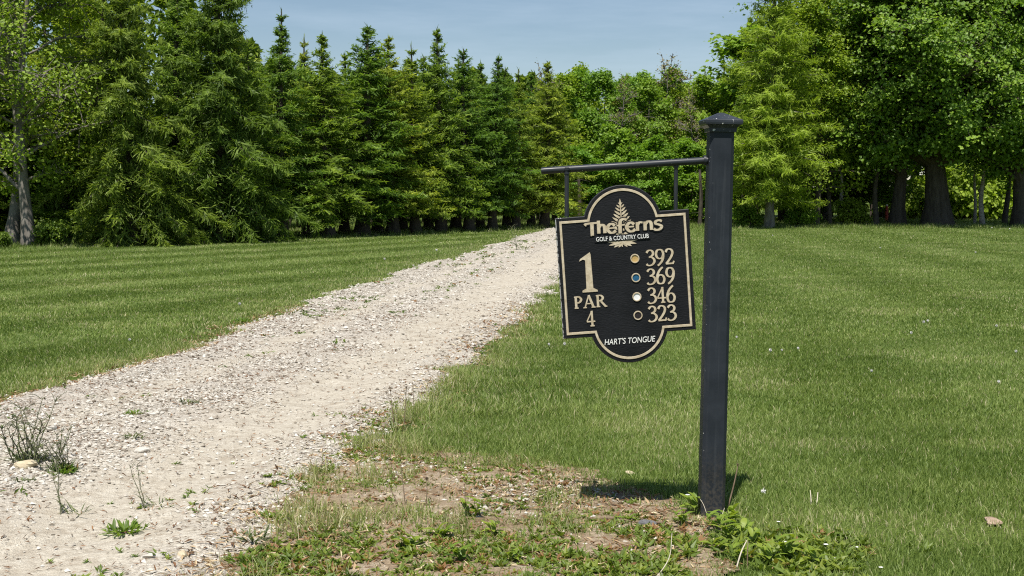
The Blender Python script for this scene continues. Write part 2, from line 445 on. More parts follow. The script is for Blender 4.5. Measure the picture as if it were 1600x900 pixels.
# loose crushed stone
def build_stones():
    rng = np.random.default_rng(11)
    octa = np.array([(1,0,0),(-1,0,0),(0,1,0),(0,-1,0),(0,0,1),(0,0,-1)], float)
    of = np.array([(0,2,4),(2,1,4),(1,3,4),(3,0,4),(2,0,5),(1,2,5),(3,1,5),(0,3,5)])
    b = MB()
    def put(x, y, z, r, tint):
        N = len(x)
        if N == 0: return
        v = octa[None] * rng.uniform(.55, 1.25, (N, 6, 1)) + rng.normal(0, .22, (N, 6, 3))
        v = v * np.stack([r, r * rng.uniform(.55, 1, N), r * rng.uniform(.35, .7, N)], -1)[:, None]
        a = rng.uniform(0, 2 * np.pi, N); ca, sa = np.cos(a)[:, None], np.sin(a)[:, None]
        vx = v[..., 0] * ca - v[..., 1] * sa; vy = v[..., 0] * sa + v[..., 1] * ca
        V = np.stack([vx + x[:, None], vy + y[:, None], v[..., 2] + z[:, None] + r[:, None] * .22], -1)
        F = of[None] + (np.arange(N) * 6)[:, None, None]
        b.add(V.reshape(-1, 3), F.reshape(-1, 3), np.repeat(tint, 6))
    for d0, d1, dens, r0, r1 in ((4.0, 8, 7000, .0045, .016), (8, 13, 3600, .0065, .019), (13, 26, 1100, .010, .025), (26, 58, 170, .017, .036)):
        xl, xr = -.46 * d1, .12 * d1
        N = int(dens * (xr - xl) * (d1 - d0))
        x = rng.uniform(xl, xr, N); y = rng.uniform(d0, d1, N)
        t = path_t(x, y)
        clump = fbm(x * 1.6, y * 1.6, 21, 4)
        pr = np.where((t > -.03) & (t < 1.03), np.clip((.16 + .9 * coarse(t)) * np.clip((clump - .27) * 2.6, .16, 1), 0, 1), 0)
        dm = dirt_mask(x, y) & ~((t > 0) & (t < 1))
        near = np.clip(1 - (t - 1) / .35, 0, 1)
        pr = np.where(dm, np.maximum(.40, .95 * near) * np.clip((clump - .30) * 3, .15, 1), pr)
        vis = np.abs(x) < .40 * y + .6
        k = (rng.random(N) < pr) & vis
        x, y, t = x[k], y[k], t[k]
        r = r0 * .8 + (1.2 * r1 - r0) * rng.random(len(x)) ** 4.2
        z = gz(x, y) + np.where((t > 0) & (t < 1), path_h(t, x, y), .005)
        put(x, y, z, r, rng.random(len(x)))
    m, nt, n, l, out = newmat("crushed_limestone")
    a = n.new("ShaderNodeAttribute"); a.attribute_name = "tint"
    r = ramp(n, [(0, (.11, .088, .064)), (.18, (.33, .292, .238)), (.55, (.47, .435, .375)), (1, (.58, .555, .50))]); l.new(a.outputs['Fac'], r.inputs['Fac'])
    p = n.new("ShaderNodeBsdfPrincipled"); p.inputs['Roughness'].default_value = .9; p.inputs['Specular IOR Level'].default_value = .2
    l.new(r.outputs['Color'], p.inputs['Base Color']); l.new(p.outputs[0], out.inputs['Surface'])
    M['stone'] = m
    tag(b.build("gravel_stones", m), "pale crushed limestone gravel strewn over the track", "gravel", kind='stuff')
build_stones()

# ------------------------------------------------------------------ grass
M['grass'] = leaf_mat("grass_blades", [(0, (0.094, 0.147, 0.031)), (.35, (0.167, 0.237, 0.052)), (.62, (0.245, 0.315, 0.084)), (.82, (0.334, 0.368, 0.140)), (.9, (0.432, 0.388, 0.213)), (1, (0.549, 0.505, 0.325))], .36, .3, 0, 0)
def blades(b, x, y, z, h, w, lx, ly, tint, rng, bend=True):
    N = len(x)
    if N == 0: return
    a = rng.uniform(0, np.pi, N); wx, wy = np.cos(a) * w * .5, np.sin(a) * w * .5
    ln = np.sqrt(lx ** 2 + ly ** 2); up = np.sqrt(np.clip(1 - (ln * .8) ** 2, .2, 1))
    base = np.stack([x, y, z - .004], -1); wv = np.stack([wx, wy, 0 * x], -1)
    tip = base + np.stack([lx * h, ly * h, up * h + .004], -1)
    if bend:
        mid = base + np.stack([lx * h * .28, ly * h * .28, up * h * .6], -1)
        V = np.stack([base - wv, base + wv, mid + wv * .8, mid - wv * .8, tip], 1)
        o = (np.arange(N) * 5)[:, None]
        b.add(V.reshape(-1, 3), o + np.array([0, 1, 2, 3]), np.repeat(tint, 5))
        f = o + np.array([3, 2, 4])
        b.f.append(f + b.n - len(V) * 5); b.sm.append(np.zeros(len(f), bool))
    else:
        V = np.stack([base - wv, base + wv, tip], 1)
        b.add(V.reshape(-1, 3), (np.arange(N) * 3)[:, None] + np.arange(3), np.repeat(tint, 3))
def build_grass():
    rng = np.random.default_rng(5)
    b = MB()
    for d0, d1, dens, w0, hs in ((4.3, 9, 9500, .0040, 1.0), (9, 14, 5200, .0058, 1.0), (14, 24, 2100, .0092, 1.0), (24, 40, 700, .0145, 1.1), (40, 72, 230, .025, 1.2)):
        xm = .40 * d1 + .8
        N = int(dens * 2 * xm * (d1 - d0))
        x = rng.uniform(-xm, xm, N); y = rng.uniform(d0, d1, N)
        k = np.abs(x) < .40 * y + .8
        x, y = x[k], y[k]; N = len(x)
        t = path_t(x, y)
        l, r = edgeL(y), edgeR(y)
        out_d = np.where(x < l, l - x, np.where(x > r, x - r, -np.minimum(x - l, r - x)))
        out_d = np.where(y > PATH_END, 9, out_d)
        dm = dirt_mask(x, y)
        patch = fbm(x * .9, y * .9, 41, 4); fine = fbm(x * 3.5, y * 3.5, 43, 3)
        # density: full on the lawn, ragged at the edge, thin on bare earth
        pr = np.clip((out_d + .32 * (fine - .5) * 2 + .03) / .34, 0, 1) ** 1.3
        right_verge = (x > r) & (out_d < .9)
        if d0 < 10:
            soft = dirt_soft(x, y) * (x > l)
            thin = .55 * np.clip((fine - .42) * 5, 0, 1) * np.clip((patch - .40) * 6, 0, 1) + .05
            keep_ = np.clip(1.1 - soft * 1.4 + (fine - .5) * 1.6, 0, 1) ** 1.3
            pr = np.where(soft > 0, np.where(x > r, np.maximum(pr * keep_, thin), thin), pr)
            dm = soft > .35
        scuff = np.clip((fbm(x * 1.1, y * 1.5, 87, 4) - .57) * 6, 0, 1)
        pr *= 1 - .55 * scuff
        k = rng.random(N) < pr
        x, y, t, out_d, dm, patch, fine, right_verge, scuff = [q[k] for q in (x, y, t, out_d, dm, patch, fine, right_verge, scuff)]
        N = len(x)
        h = (.018 + .020 * rng.random(N) + .014 * patch) * hs
        edge = np.exp(-np.clip(out_d, 0, 9) / np.where(x < l[k] if False else (x < edgeL(y)), .55, .35))
        h = h * (1 + np.where(x > edgeR(y), 1.1, .45) * edge * fine * 1.8)
        rowd = (x - ROW0.x) * row_dir.y - (y - ROW0.y) * row_dir.x
        fringe = np.where((x < edgeL(y)) & (y > 28), np.clip((.75 - rowd) / .8, 0, 1), np.where((x > edgeR(y)) & (y > 40), np.clip((y - 56.2) / 1.2, 0, 1), 0))
        h = h * (1 + 4.0 * fringe * np.clip((fine - .3) * 2.2, 0, 1))
        tall = (x > edgeR(y)) & (y < 11) & (out_d < 1.3) & (fine > .5)
        h = np.where(tall, h * rng.uniform(1.0, 1.9, N), h)
        s = stripe(x, y)
        lean = .40 * s * (.4 + 1.2 * vnoise(x * .08, y * .25, 73)) * np.clip((out_d - .5) / .8, 0, 1) * np.where(x < edgeL(y), 1, .75)
        mdx, mdy = np.where(x < edgeL(y), row_dir.x, .06), np.where(x < edgeL(y), row_dir.y, 1.0)
        ja = rng.normal(0, .42, (2, N))
        lx, ly = mdx * lean + ja[0], mdy * lean + ja[1]
        tint = .38 + .05 * s + .42 * (patch - .5) + .30 * (fine - .5) + rng.normal(0, .17, N)  # stripe term paints the laid blades' light and dark sheen into their colour
        tint = tint + .26 * edge * np.clip((fine - .33) * 4, 0, 1) + .20 * scuff
        straw = rng.random(N) < (.05 + .34 * edge + .25 * scuff + .35 * dm)
        tint = np.where(straw, rng.uniform(.78, 1, N), np.clip(tint, 0, .80))
        w = w0 * rng.uniform(.7, 1.35, N)
        blades(b, x, y, gz(x, y), h, w, lx, ly, tint, rng, d0 < 20)
    tag(b.build("grass", M['grass']), "mown green lawn grass with faint mower stripes", "grass", kind='stuff')
build_grass()

# ------------------------------------------------------------------ trees
UP = np.array((0, 0, 1.0))
def unit(v): return v / (np.linalg.norm(v, axis=-1, keepdims=True) + 1e-9)

def spruce_parts(seed, H=8.0, Rb=1.35, z0=.5, droop=.5, hang=.3, dens=1.0, tip_sparse=0.0, gap=1.25, tuft=1.0):
    rng = np.random.default_rng(seed)
    tr = MB()
    zz = np.linspace(0, 1, 14)
    wob = np.stack([.05 * np.sin(zz * 5 + seed), .05 * np.cos(zz * 4 + seed), zz * H], -1)
    rr = .17 * (1 - zz) ** .85 + .012; rr[0] *= 1.35
    tr.tube(wob, rr, 8, .3)
    cr_ = MB()
    C, Nn, D, L, W, T = [], [], [], [], [], []
    z = z0
    while z < H - .12:
        f = (z - z0) / (H - z0)
        gapw = (.17 + .10 * rng.random()) * (gap if f < .8 else 1)
        if f > .80 and tip_sparse: gapw += .12 * tip_sparse
        nb = int(rng.integers(5, 8)) if f < .85 else 4
        Rz = Rb * min(1.12 * (1 - f) ** .92, .98 - .25 * f) * (1 - .25 * max(0, .12 - f) / .12) + .05
        if tip_sparse and f > .72: Rz *= 1 - .45 * tip_sparse * min(1, (f - .72) / .08)
        az0 = rng.random() * 6.28
        for k in range(nb):
            az = az0 + k * 6.283 / nb + rng.normal(0, .25)
            Lb = Rz * rng.uniform(.62, 1.15) * (.62 + .80 * float(vnoise(az * 1.1 + seed * 7, z * .95, seed)))
            elev = np.interp(f, [0, .45, .8, 1], [-.10 - droop * .5, .02 - droop * .2, .50, .95]) + rng.normal(0, .09)
            ns = max(4, int(Lb / .105 * dens))
            u = np.linspace(.12, 1, ns)
            hd = np.array((math.cos(az), math.sin(az), 0)); sd = np.array((-math.sin(az), math.cos(az), 0))
            zc = Lb * (np.sin(elev) * u - droop * .55 * u ** 2 * (1 - f) + .22 * u ** 3 * (1 - f))
            px = hd[None] * (Lb * np.cos(elev) * u)[:, None] + UP[None] * zc[:, None]
            zb = z + rng.uniform(-.5, .5) * gapw
            p0 = np.array((.05 * math.sin(zb / H * 5 + seed), .05 * math.cos(zb / H * 4 + seed), zb))
            pts = px + p0
            if Lb > .5: tr.tube(np.vstack([p0, pts[::max(1, ns // 4)]]), np.linspace(.022, .006, len(pts[::max(1, ns // 4)]) + 1), 4, .2, False)
            tn = np.gradient(pts, axis=0) if ns > 1 else np.repeat(hd[None], ns, 0)
            tn = unit(tn)
            for sgn in (-1, 1, 0, 2):
                sl = (.20 + .24 * (1 - u) * Lb / 1.3 + .05) * rng.uniform(.7, 1.25, ns) * tuft * np.interp(f, [.7, 1], [1, .42])
                if sgn == 0:      # along the top, the young shoots
                    dd = unit(tn + UP * rng.uniform(.05, .5, ns)[:, None] + rng.normal(0, .25, (ns, 3)))
                    tl = rng.uniform(.55, 1, ns)
                elif sgn == 2:    # hanging twigs
                    if hang <= 0: continue
                    dd = unit(tn * .3 + rng.normal(0, .22, (ns, 3)) - UP * 1.0)
                    sl = sl * hang * 2.2
                    tl = rng.uniform(.1, .5, ns)
                else:
                    dd = unit(tn * rng.uniform(.4, .9, ns)[:, None] + sd[None] * sgn - UP * rng.uniform(.0, .55, ns)[:, None] + rng.normal(0, .14, (ns, 3)))
                    tl = rng.uniform(.3, .9, ns)
                c = pts + dd * sl[:, None] * .5
                nn = unit(UP[None] * .8 + rng.normal(0, .75, (ns, 3)) + hd[None] * .55)
                if sgn == 2: nn = unit(hd[None] + rng.normal(0, .5, (ns, 3)))
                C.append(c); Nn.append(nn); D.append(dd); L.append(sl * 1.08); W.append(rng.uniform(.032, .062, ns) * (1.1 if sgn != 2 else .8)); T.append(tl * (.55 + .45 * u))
                # secondary finer needles
                for q in range(4):
                    m_ = rng.random(ns) < .8
                    dd2 = unit(dd + rng.normal(0, .55, (ns, 3)))[m_]
                    c2 = (pts + dd * (sl * rng.uniform(.2, .95, ns))[:, None])[m_]
                    l2 = (sl * rng.uniform(.30, .55, ns))[m_]
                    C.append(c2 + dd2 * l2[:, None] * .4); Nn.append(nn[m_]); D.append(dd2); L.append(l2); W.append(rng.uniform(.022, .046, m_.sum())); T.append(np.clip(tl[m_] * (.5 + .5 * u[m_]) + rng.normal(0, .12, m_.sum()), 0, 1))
        z += gapw
    # leader
    c = np.array([(0.05 * math.sin(5 + seed), 0.05 * math.cos(4 + seed), H)]) + np.zeros((5, 3))
    C.append(c - UP * np.linspace(0, .25, 5)[:, None]); Nn.append(unit(rng.normal(0, 1, (5, 3)) * np.array((1, 1, .1)))); D.append(unit(UP + rng.normal(0, .25, (5, 3)))); L.append(np.full(5, .42)); W.append(np.full(5, .035)); T.append(np.full(5, .6))
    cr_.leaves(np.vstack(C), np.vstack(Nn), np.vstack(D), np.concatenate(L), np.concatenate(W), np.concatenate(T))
    return tr, cr_

def limb_pts(p0, p1, rng, n=6, sag=0.0, wob=.06):
    u = np.linspace(0, 1, n)[:, None]
    L = np.linalg.norm(p1 - p0)
    p = p0 * (1 - u) + p1 * u
    p = p + UP * (np.sin(u * np.pi) * sag * L) + rng.normal(0, wob * L / 3, (n, 3)) * np.sin(u * np.pi)
    return p
def decid_parts(seed, H, Rc, cb, n_limb=26, n_sub=6, lpc=16, leaf=.15, cl_r=.34, shape='round', tr_r=.15, flat=.5, up_bias=.8, twigs=True, stem_top=.85, lean=(0, 0), keep=1.0, fork=None, twig_r=.012):
    """trunk with limbs and twigs, leaf clumps along the twigs"""
    rng = np.random.default_rng(seed)
    tr, cr_ = MB(), MB()
    zz = np.linspace(0, stem_top, 12)
    path = np.stack([lean[0] * zz * H + .02 * H * np.sin(zz * 6 + seed), lean[1] * zz * H + .015 * H * np.sin(zz * 7 + 2 * seed), zz * H], -1)
    path[:, :2] -= path[0, :2]
    rr = tr_r * (1 - zz / stem_top * .88); rr[0] *= 1.45; rr[1] *= 1.08
    tr.tube(path, rr, 10, .3)
    anchors, outs = [], []
    for k in range(n_limb):
        f = rng.random() ** .9
        zt = cb + (H - cb) * f
        if shape == 'round': re = Rc * np.clip(math.sin(math.pi * (f * .80 + .17)), .1, 1) ** .6
        elif shape == 'cone': re = Rc * (1 - f) ** .75 + .15
        else: re = Rc * np.clip(math.sin(math.pi * (f * .72 + .24)), .1, 1) ** .8
        az = k * 2.399 + rng.normal(0, .3)
        r = re * rng.uniform(.55, 1.05)
        z_start = np.clip((zt - rng.uniform(.15, .5) * r) / H, cb * .75 / H, stem_top * .97)
        if shape == 'cone': z_start = np.clip((zt - rng.uniform(-.1, .25) * r) / H, .04, stem_top * .97)
        p0 = np.array([np.interp(z_start, zz, path[:, q]) for q in range(3)])
        p1 = np.array((p0[0] + r * math.cos(az), p0[1] + r * math.sin(az), zt))
        lp = limb_pts(p0, p1, rng, 7, .08)
        lr = np.interp(z_start, zz, rr) * rng.uniform(.3, .5)
        tr.tube(lp, np.linspace(lr, twig_r * .8, 7), 5, .3, False)
        for m_ in range(n_sub):
            a = rng.uniform(.35, 1.0)
            q0 = np.array([np.interp(a, np.linspace(0, 1, 7), lp[:, c]) for c in range(3)])
            dirv = unit(rng.normal(0, 1, 3) * np.array((1, 1, .55)) + unit(p1 - p0) * .6 + UP * .15)
            ln = r * rng.uniform(.16, .42)
            q1 = q0 + dirv * ln
            sp = limb_pts(q0, q1, rng, 4, .05)
            if twigs: tr.tube(sp, np.linspace(twig_r, twig_r * .3, 4), 3, .4, False)
            for b_ in (.45, .75, 1.0):
                if rng.random() < keep:
                    anchors.append(q0 + (q1 - q0) * b_ + rng.normal(0, cl_r * .25, 3)); outs.append(unit(np.array((q1[0], q1[1], (q1[2] - cb) * .3))))
    A, O = np.array(anchors), np.array(outs)
    N = len(A) * lpc
    a = np.repeat(A, lpc, 0); o = np.repeat(O, lpc, 0)
    off = rng.normal(0, 1, (N, 3)) * cl_r * .55
    off[:, 2] *= flat
    off[:, 2] -= .35 * (off[:, 0] ** 2 + off[:, 1] ** 2) / cl_r
    n_ = unit(UP * up_bias * .8 + o * .55 + rng.normal(0, .62, (N, 3)))
    d_ = unit(o * .4 + rng.normal(0, 1, (N, 3)) - UP * .35)
    ctint = np.repeat(rng.uniform(.15, .8, len(A)), lpc)
    sz = leaf * rng.uniform(.6, 1.3, N)
    cr_.leaves(a + off, n_, d_, sz, sz * rng.uniform(.7, 1.0, N), np.clip(ctint + rng.normal(0, .16, N), 0, 1), .10)
    return tr, cr_

def make_tree(kind, parts, bark, leafm, label, cat="tree", group=None, crown_name='crown'):
    t = thing(kind, label, cat, (0, 0, 0), 0, group)
    parts[0].build('trunk', bark, t)
    parts[1].build(crown_name, leafm, t)
    return t
protos = {}
def plant(key, kind, maker, px, d, top_px, label, group, wscale=1.0, rz=None, native=None, cat="tree", zoff=0.0):
    """stand a tree at distance d below pixel column px, its tip at row top_px"""
    if key in protos and protos[key][1]:
        t = copy_tree(protos[key][0])
    else:
        if key not in protos: protos[key] = [maker(), True]
        t = protos[key][0]
        protos[key][1] = True
    x = (px - 800) / FPX * (d * cp + CAM_H * sp_)
    z = gzf(x, d) + zoff
    Ht = P(px, top_px, d).z - z
    s = Ht / native
    w = s * wscale
    t.location = (x, d, z); t.scale = (w, w, s)
    hsh = math.sin(px * 12.9898) * 43758.5453 % 1.0
    if key in 'ABCE' and px < 900: t.scale = (w * (.86 + .34 * hsh),) * 2 + (s,)
    t.rotation_euler = (R(3.2 * (hsh - .5)), R(3.6 * (math.sin(px * 3.1))) * .5, (px * 1.7) % 6.28 if rz is None else rz)
    tag(t, label, cat, group)
    t.name = kind
    return t

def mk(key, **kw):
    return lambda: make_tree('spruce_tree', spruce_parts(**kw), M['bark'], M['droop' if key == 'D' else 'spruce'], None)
SPR = {'A': dict(seed=1, H=8, Rb=1.5, z0=1.05, droop=.35, hang=.22), 'B': dict(seed=2, H=8, Rb=1.6, z0=1.15, droop=.5, hang=.3, tip_sparse=.5),
       'C': dict(seed=3, H=8, Rb=1.45, z0=1.0, droop=.3, hang=.15, tip_sparse=1.0), 'D': dict(seed=4, H=9, Rb=2.4, z0=.45, droop=1.0, hang=.55, dens=1.3, gap=1.7, tuft=1.15), 'E': dict(seed=6, H=8, Rb=1.6, z0=1.3, droop=.4, hang=.25, tip_sparse=.3)}
G1 = "spruces standing in rows along the left lawn"
rows = [  # variant, px, distance, top row, width scale, label
 ('D', 205, 38.2, -60, 1.05, "broad spruce with hanging twigs nearest the grey forked tree"),
 ('D', 338, 40.8, -75, 1.10, "huge drooping spruce whose long boughs sweep down to the lawn"),
 ('E', 395, 42.6, 62, 1.25, "shorter full spruce tucked against the huge drooping spruce"),
 ('C', 440, 44.2, 12, 1.25, "spruce with the tallest bare spire, left of the sky gap"),
 ('B', 510, 45.8, 55, 1.25, "bushy spruce with a blunt tip, right of the tallest bare spire"),
 ('A', 566, 47.4, 40, 1.3, "dark full spruce with a thick pointed top, middle of the left row"),
 ('E', 612, 48.8, 56, 1.2, "spruce right beside the dark full one with the thick pointed top"),
 ('C', 650, 50.0, 70, 1.2, "slim spruce with a thin tip, left of the tall feathery spire"),
 ('B', 688, 51.2, 44, 1.2, "spruce with a tall feathery spire, right of the middle of the left row"),
 ('A', 731, 52.6, 76, 1.2, "spruce with a short dark tip, right of the tall feathery spire"),
 ('E', 770, 53.9, 88, 1.1, "olive green spruce on the track side of the short dark tipped one"),
 ('C', 808, 55.2, 108, 1.15, "small spruce, last but one in the row before the track"),
 ('B', 851, 56.8, 96, 1.2, "last spruce of the row, its trunk close beside the gravel track"),
]
H0 = {k: v['H'] for k, v in SPR.items()}
for v, px, d, top, ws, lab in rows:
    plant(v, 'spruce_tree', mk(v, **SPR[v]), px, d, top, lab, G1, ws, None, H0[v])
back = [('C', 478, 47.6, 58, 1.1, "thin needle like spruce top poking up behind the bushy blunt one"),
 ('A', 280, 44.0, -20, 1.2, "spruce behind the huge drooping one, only its dark upper side showing"),
 ('B', 372, 46.5, 40, 1.2, "spruce half hidden behind the shorter full one, top against the sky"),
 ('A', 412, 47.5, 96, 1.2, "low spruce filling the gap behind the tallest bare spire"),
 ('E', 540, 49.4, 84, 1.25, "spruce behind the gap left of the dark full spruce"),
 ('B', 588, 50.8, 78, 1.2, "spruce peeping up behind, right of the dark full spruce"),
 ('A', 630, 52.4, 92, 1.2, "spruce in the second row, just left of the slim thin tipped one"),
 ('E', 668, 53.8, 88, 1.15, "spruce in the second row, just left of the tall feathery spire"),
 ('C', 710, 55.0, 90, 1.2, "spruce in the second row, just right of the tall feathery spire"),
 ('B', 752, 56.4, 98, 1.2, "spruce in the second row, behind the olive green one"),
 ('A', 790, 57.8, 104, 1.2, "spruce in the second row, behind the small last but one"),
 ('E', 832, 59.2, 116, 1.2, "lowest spruce in the second row, near the track end")]
for v, px, d, top, ws, lab in back:
    plant(v, 'spruce_tree', None, px, d, top, lab, G1, ws, None, H0[v])

# ---- the grey forked trees at the left edge
tA = make_tree('bare_tree', decid_parts(21, 9.0, 2.9, 1.7, 44, 15, 8, .10, .30, 'round', .165, .8, .6, True, .92, (.025, .0), keep=.75, twig_r=.016), M['bark_grey'], M['yellow'],
               "grey barked tree with bare twisted branches and few young leaves, nearer of two", group="grey half bare trees at the left edge")
p = at(46, 386); tA.location = (p.x, p.y, gzf(p.x, p.y))
tB = make_tree('bare_tree', decid_parts(25, 9.5, 2.6, 2.2, 38, 14, 8, .10, .30, 'round', .17, .8, .6, True, .92, (.0, .01), keep=.75, twig_r=.016), M['bark_grey'], M['yellow'],
               "darker grey tree trunk at the picture's left edge, just behind the nearer half bare tree", group="grey half bare trees at the left edge")
p = at(17, 384); tB.location = (p.x, p.y, gzf(p.x, p.y))
tC = make_tree('young_leaf_tree', decid_parts(28, 9.5, 1.9, 1.2, 46, 7, 11, .12, .32, 'tall', .12, .6, .7, True, .9, keep=.9), M['bark'], M['yellow'],
               "yellow green leafy tree rising between the grey forked trees and the drooping spruce")
tC.location = ((165 - 800) / FPX * 40.5, 40.5, 0)
lowdark = [('A', 100, 40.5, 150, 1.6, "short dark spruce in the shade behind the grey forked trees"),
           ('E', 30, 42.5, 60, 1.7, "dark spruce behind the grey forked trees at the left edge"),
           ('B', 135, 43.5, -20, 1.6, "tall dark spruce behind the yellow green leafy tree"),
           ('A', -35, 41.0, 40, 1.6, "dark spruce cut by the left edge of the picture")]
for v, px, d, top, ws, lab in lowdark:
    plant(v, 'spruce_tree', None, px, d, top, lab, "dark spruces at the left edge", ws, None, H0[v])

# ---- mixed wood beyond the end of the track
DEC = {'L1': (dict(seed=41, H=8, Rc=2.0, cb=1.0, n_limb=34, n_sub=7, lpc=15, leaf=.155, cl_r=.36, shape='tall', tr_r=.13), 'bark_grey', 'lime'),
       'L2': (dict(seed=42, H=8, Rc=1.8, cb=1.6, n_limb=30, n_sub=7, lpc=14, leaf=.15, cl_r=.36, shape='round', tr_r=.12), 'bark', 'lime'),
       'G1': (dict(seed=43, H=6, Rc=1.9, cb=.35, n_limb=36, n_sub=7, lpc=16, leaf=.16, cl_r=.34, shape='round', tr_r=.09, flat=.35), 'bark', 'green'),
       'T1': (dict(seed=44, H=8, Rc=1.2, cb=3.2, n_limb=34, n_sub=14, lpc=2, leaf=.09, cl_r=.3, shape='tall', tr_r=.10, keep=.35, twig_r=.020), 'bark_grey', 'twig_leaf')}
def mkd(k):
    kw, bk, lf = DEC[k]
    return lambda: make_tree('leafy_tree', decid_parts(**kw), M[bk], M[lf], None)
HD = {k: v[0]['H'] for k, v in DEC.items()}
wood = [
 ('G1', 905, 62.0, 225, 1.2, "bright green young maple low above the sign's left hanger"),
 ('G1', 958, 63.0, 195, 1.15, "bright green young maple right behind the sign's rounded top"),
 ('G1', 1018, 62.0, 212, 1.2, "bright green young maple behind the bar, left of the post"),
 ('G1', 1075, 63.5, 215, 1.2, "bright green young maple directly left of the post cap"),
 ('G1', 1120, 62.5, 235, 1.2, "bright green young maple hidden partly by the post"),
 ('L1', 880, 67.5, 112, .95, "light green leafy tree at the left end of the far wood"),
 ('L2', 918, 69.0, 88, 1.0, "rounded light green tree, highest crown in the left part of the far wood"),
 ('L1', 948, 68.0, 108, .85, "light green tree left of the pale bare trunk in the far wood"),
 ('L2', 990, 69.5, 94, .95, "light green tree in the middle of the far wood, right of the pale trunk"),
 ('L1', 1022, 67.5, 122, .85, "lower light green tree beneath the twiggy grey crown"),
 ('L2', 1068, 69.0, 110, .95, "light green tree just right of the twiggy grey crown"),
 ('L1', 1100, 67.5, 118, .85, "light green tree above the post cap in the far wood"),
 ('L1', 1138, 68.5, 104, .9, "slim light green tree above and right of the post cap"),
 ('L2', 1168, 67.0, 96, 1.0, "light green tree behind the post, edge of the far wood"),
 ('L1', 898, 72.0, 100, .85, "narrow light green crown behind the left part of the far wood"),
 ('L2', 968, 73.0, 100, .9, "narrow light green crown behind the pale bare trunk"),
 ('L1', 1045, 72.5, 104, .9, "narrow light green crown behind the twiggy grey one"),
 ('T1', 966, 66.0, 108, .75, "slim pale bare trunked tree in the middle of the far wood"),
 ('T1', 1040, 68.5, 76, 1.2, "twiggy grey leafless crown standing highest in the far wood"),
 ('T1', 1086, 66.0, 128, .7, "slim bare trunk left of the post cap in the far wood"),
 ('T1', 848, 66.0, 90, 1.0, "twiggy grey tree top beside the last spruce of the row"),
]
for v, px, d, top, ws, lab in wood:
    t = plant(v, 'leafy_tree', mkd(v), px, d, top, lab, "leafy trees of the far wood", ws, None, HD[v])
for v, px, d, top, ws, lab in [('C', 1122, 73.0, 95, 1.2, "dark pointed spruce top in the far wood, nearer the post cap"),
                              ('C', 1100, 76.0, 110, 1.2, "dark pointed spruce top in the far wood, left of the nearer dark one"),
                              ('B', 868, 64.0, 130, 1.1, "olive spruce at the seam of spruce row and far wood")]:
    plant(v, 'spruce_tree', None, px, d, top, lab, "dark spruces within the far wood", ws, None, H0[v])

# ---- right side
tall = make_tree('larch_tree', spruce_parts(61, 12.5, 2.25, 1.5, .35, .30, .95, 0, 1.45, 1.3), M['bark_grey'], M['yellow'],
                 "tall yellow green feathery tree right behind the post")
tall.location = ((1203 - 800) / FPX * 57.6, 57.5, 0)
tall2 = make_tree('larch_tree', decid_parts(63, 12.5, 2.1, 1.4, 100, 8, 11, .125, .36, 'cone', .14, .4, .6, True, .97, keep=.9), M['bark'], M['yellow'],
                 "yellow green feathery tree between the tall one by the post and the big maple")
tall2.location = ((1272 - 800) / FPX * 59.6, 59.5, 0)
maple = make_tree('maple_tree', decid_parts(71, 13.5, 6.2, 3.3, 125, 13, 24, .155, .50, 'round', .52, .32, .9, True, .8, (.02, 0), twig_r=.02), M['bark'], M['maple'],
                  "huge dark green maple with a thick leaning trunk on the right")
mxx_ = (1464 - 800) / FPX * 60.2; maple.location = (mxx_, 60.2, gzf(mxx_, 60.2))
maple2 = make_tree('maple_tree', decid_parts(74, 11.5, 4.0, 2.7, 70, 11, 20, .155, .48, 'round', .30, .32, .9, True, .8, (-.02, 0), twig_r=.02), M['bark'], M['maple'],
                  "smaller dark maple trunk left of the huge maple")
mxx_ = (1401 - 800) / FPX * 61.0; maple2.location = (mxx_, 61.0, gzf(mxx_, 61.0))
maple3 = make_tree('maple_tree', decid_parts(77, 12.5, 4.4, 2.4, 74, 11, 20, .155, .48, 'round', .27, .32, .9, True, .8, (0, 0), twig_r=.02), M['bark'], M['maple'],
                  "black twin trunked maple at the picture's right edge")
maple3.location = ((1590 - 800) / FPX * 60.1, 60.0, 0)
rb = [('L1', 1530, 73.5, 40, .9, "pale sunlit trunked tree right of the huge maple"),
      ('L2', 1330, 70.0, 60, 1.4, "light green tree in the wood behind the smaller maple"),
      ('L1', 1420, 75.0, 40, 1.5, "light green tree far behind the huge maple, seen under its boughs"),
      ('L2', 1480, 74.5, 50, 1.4, "light green tree behind the huge maple's trunk"),
      ('L1', 1590, 73.5, 30, 1.4, "light green tree behind the black twin trunked maple"),
      ('L2', 1225, 66.5, 10, 1.4, "light green tree behind the tall feathery one by the post"),
      ('L1', 1290, 67.0, 20, 1.4, "light green tree behind the feathery one next to the maple")]
for v, px, d, top, ws, lab in rb:
    plant(v, 'leafy_tree', None, px, d, top, lab, "leafy trees behind the right lawn", ws, None, HD[v])
for v, px, d, top, ws, lab in [('A', 1250, 64.5, 120, 1.5, "dark spruce in the shade under the feathery trees"),
                              ('E', 1345, 65.5, 90, 1.6, "dark spruce between the feathery trees and the smaller maple"),
                              ('A', 1545, 75.0, 80, 1.6, "dark spruce behind the pale sunlit trunk"),
                              ('B', 1155, 64.0, 150, 1.3, "dark spruce behind the sign post")]:
    plant(v, 'spruce_tree', None, px, d, top, lab, "dark spruces behind the right lawn", ws, None, H0[v])

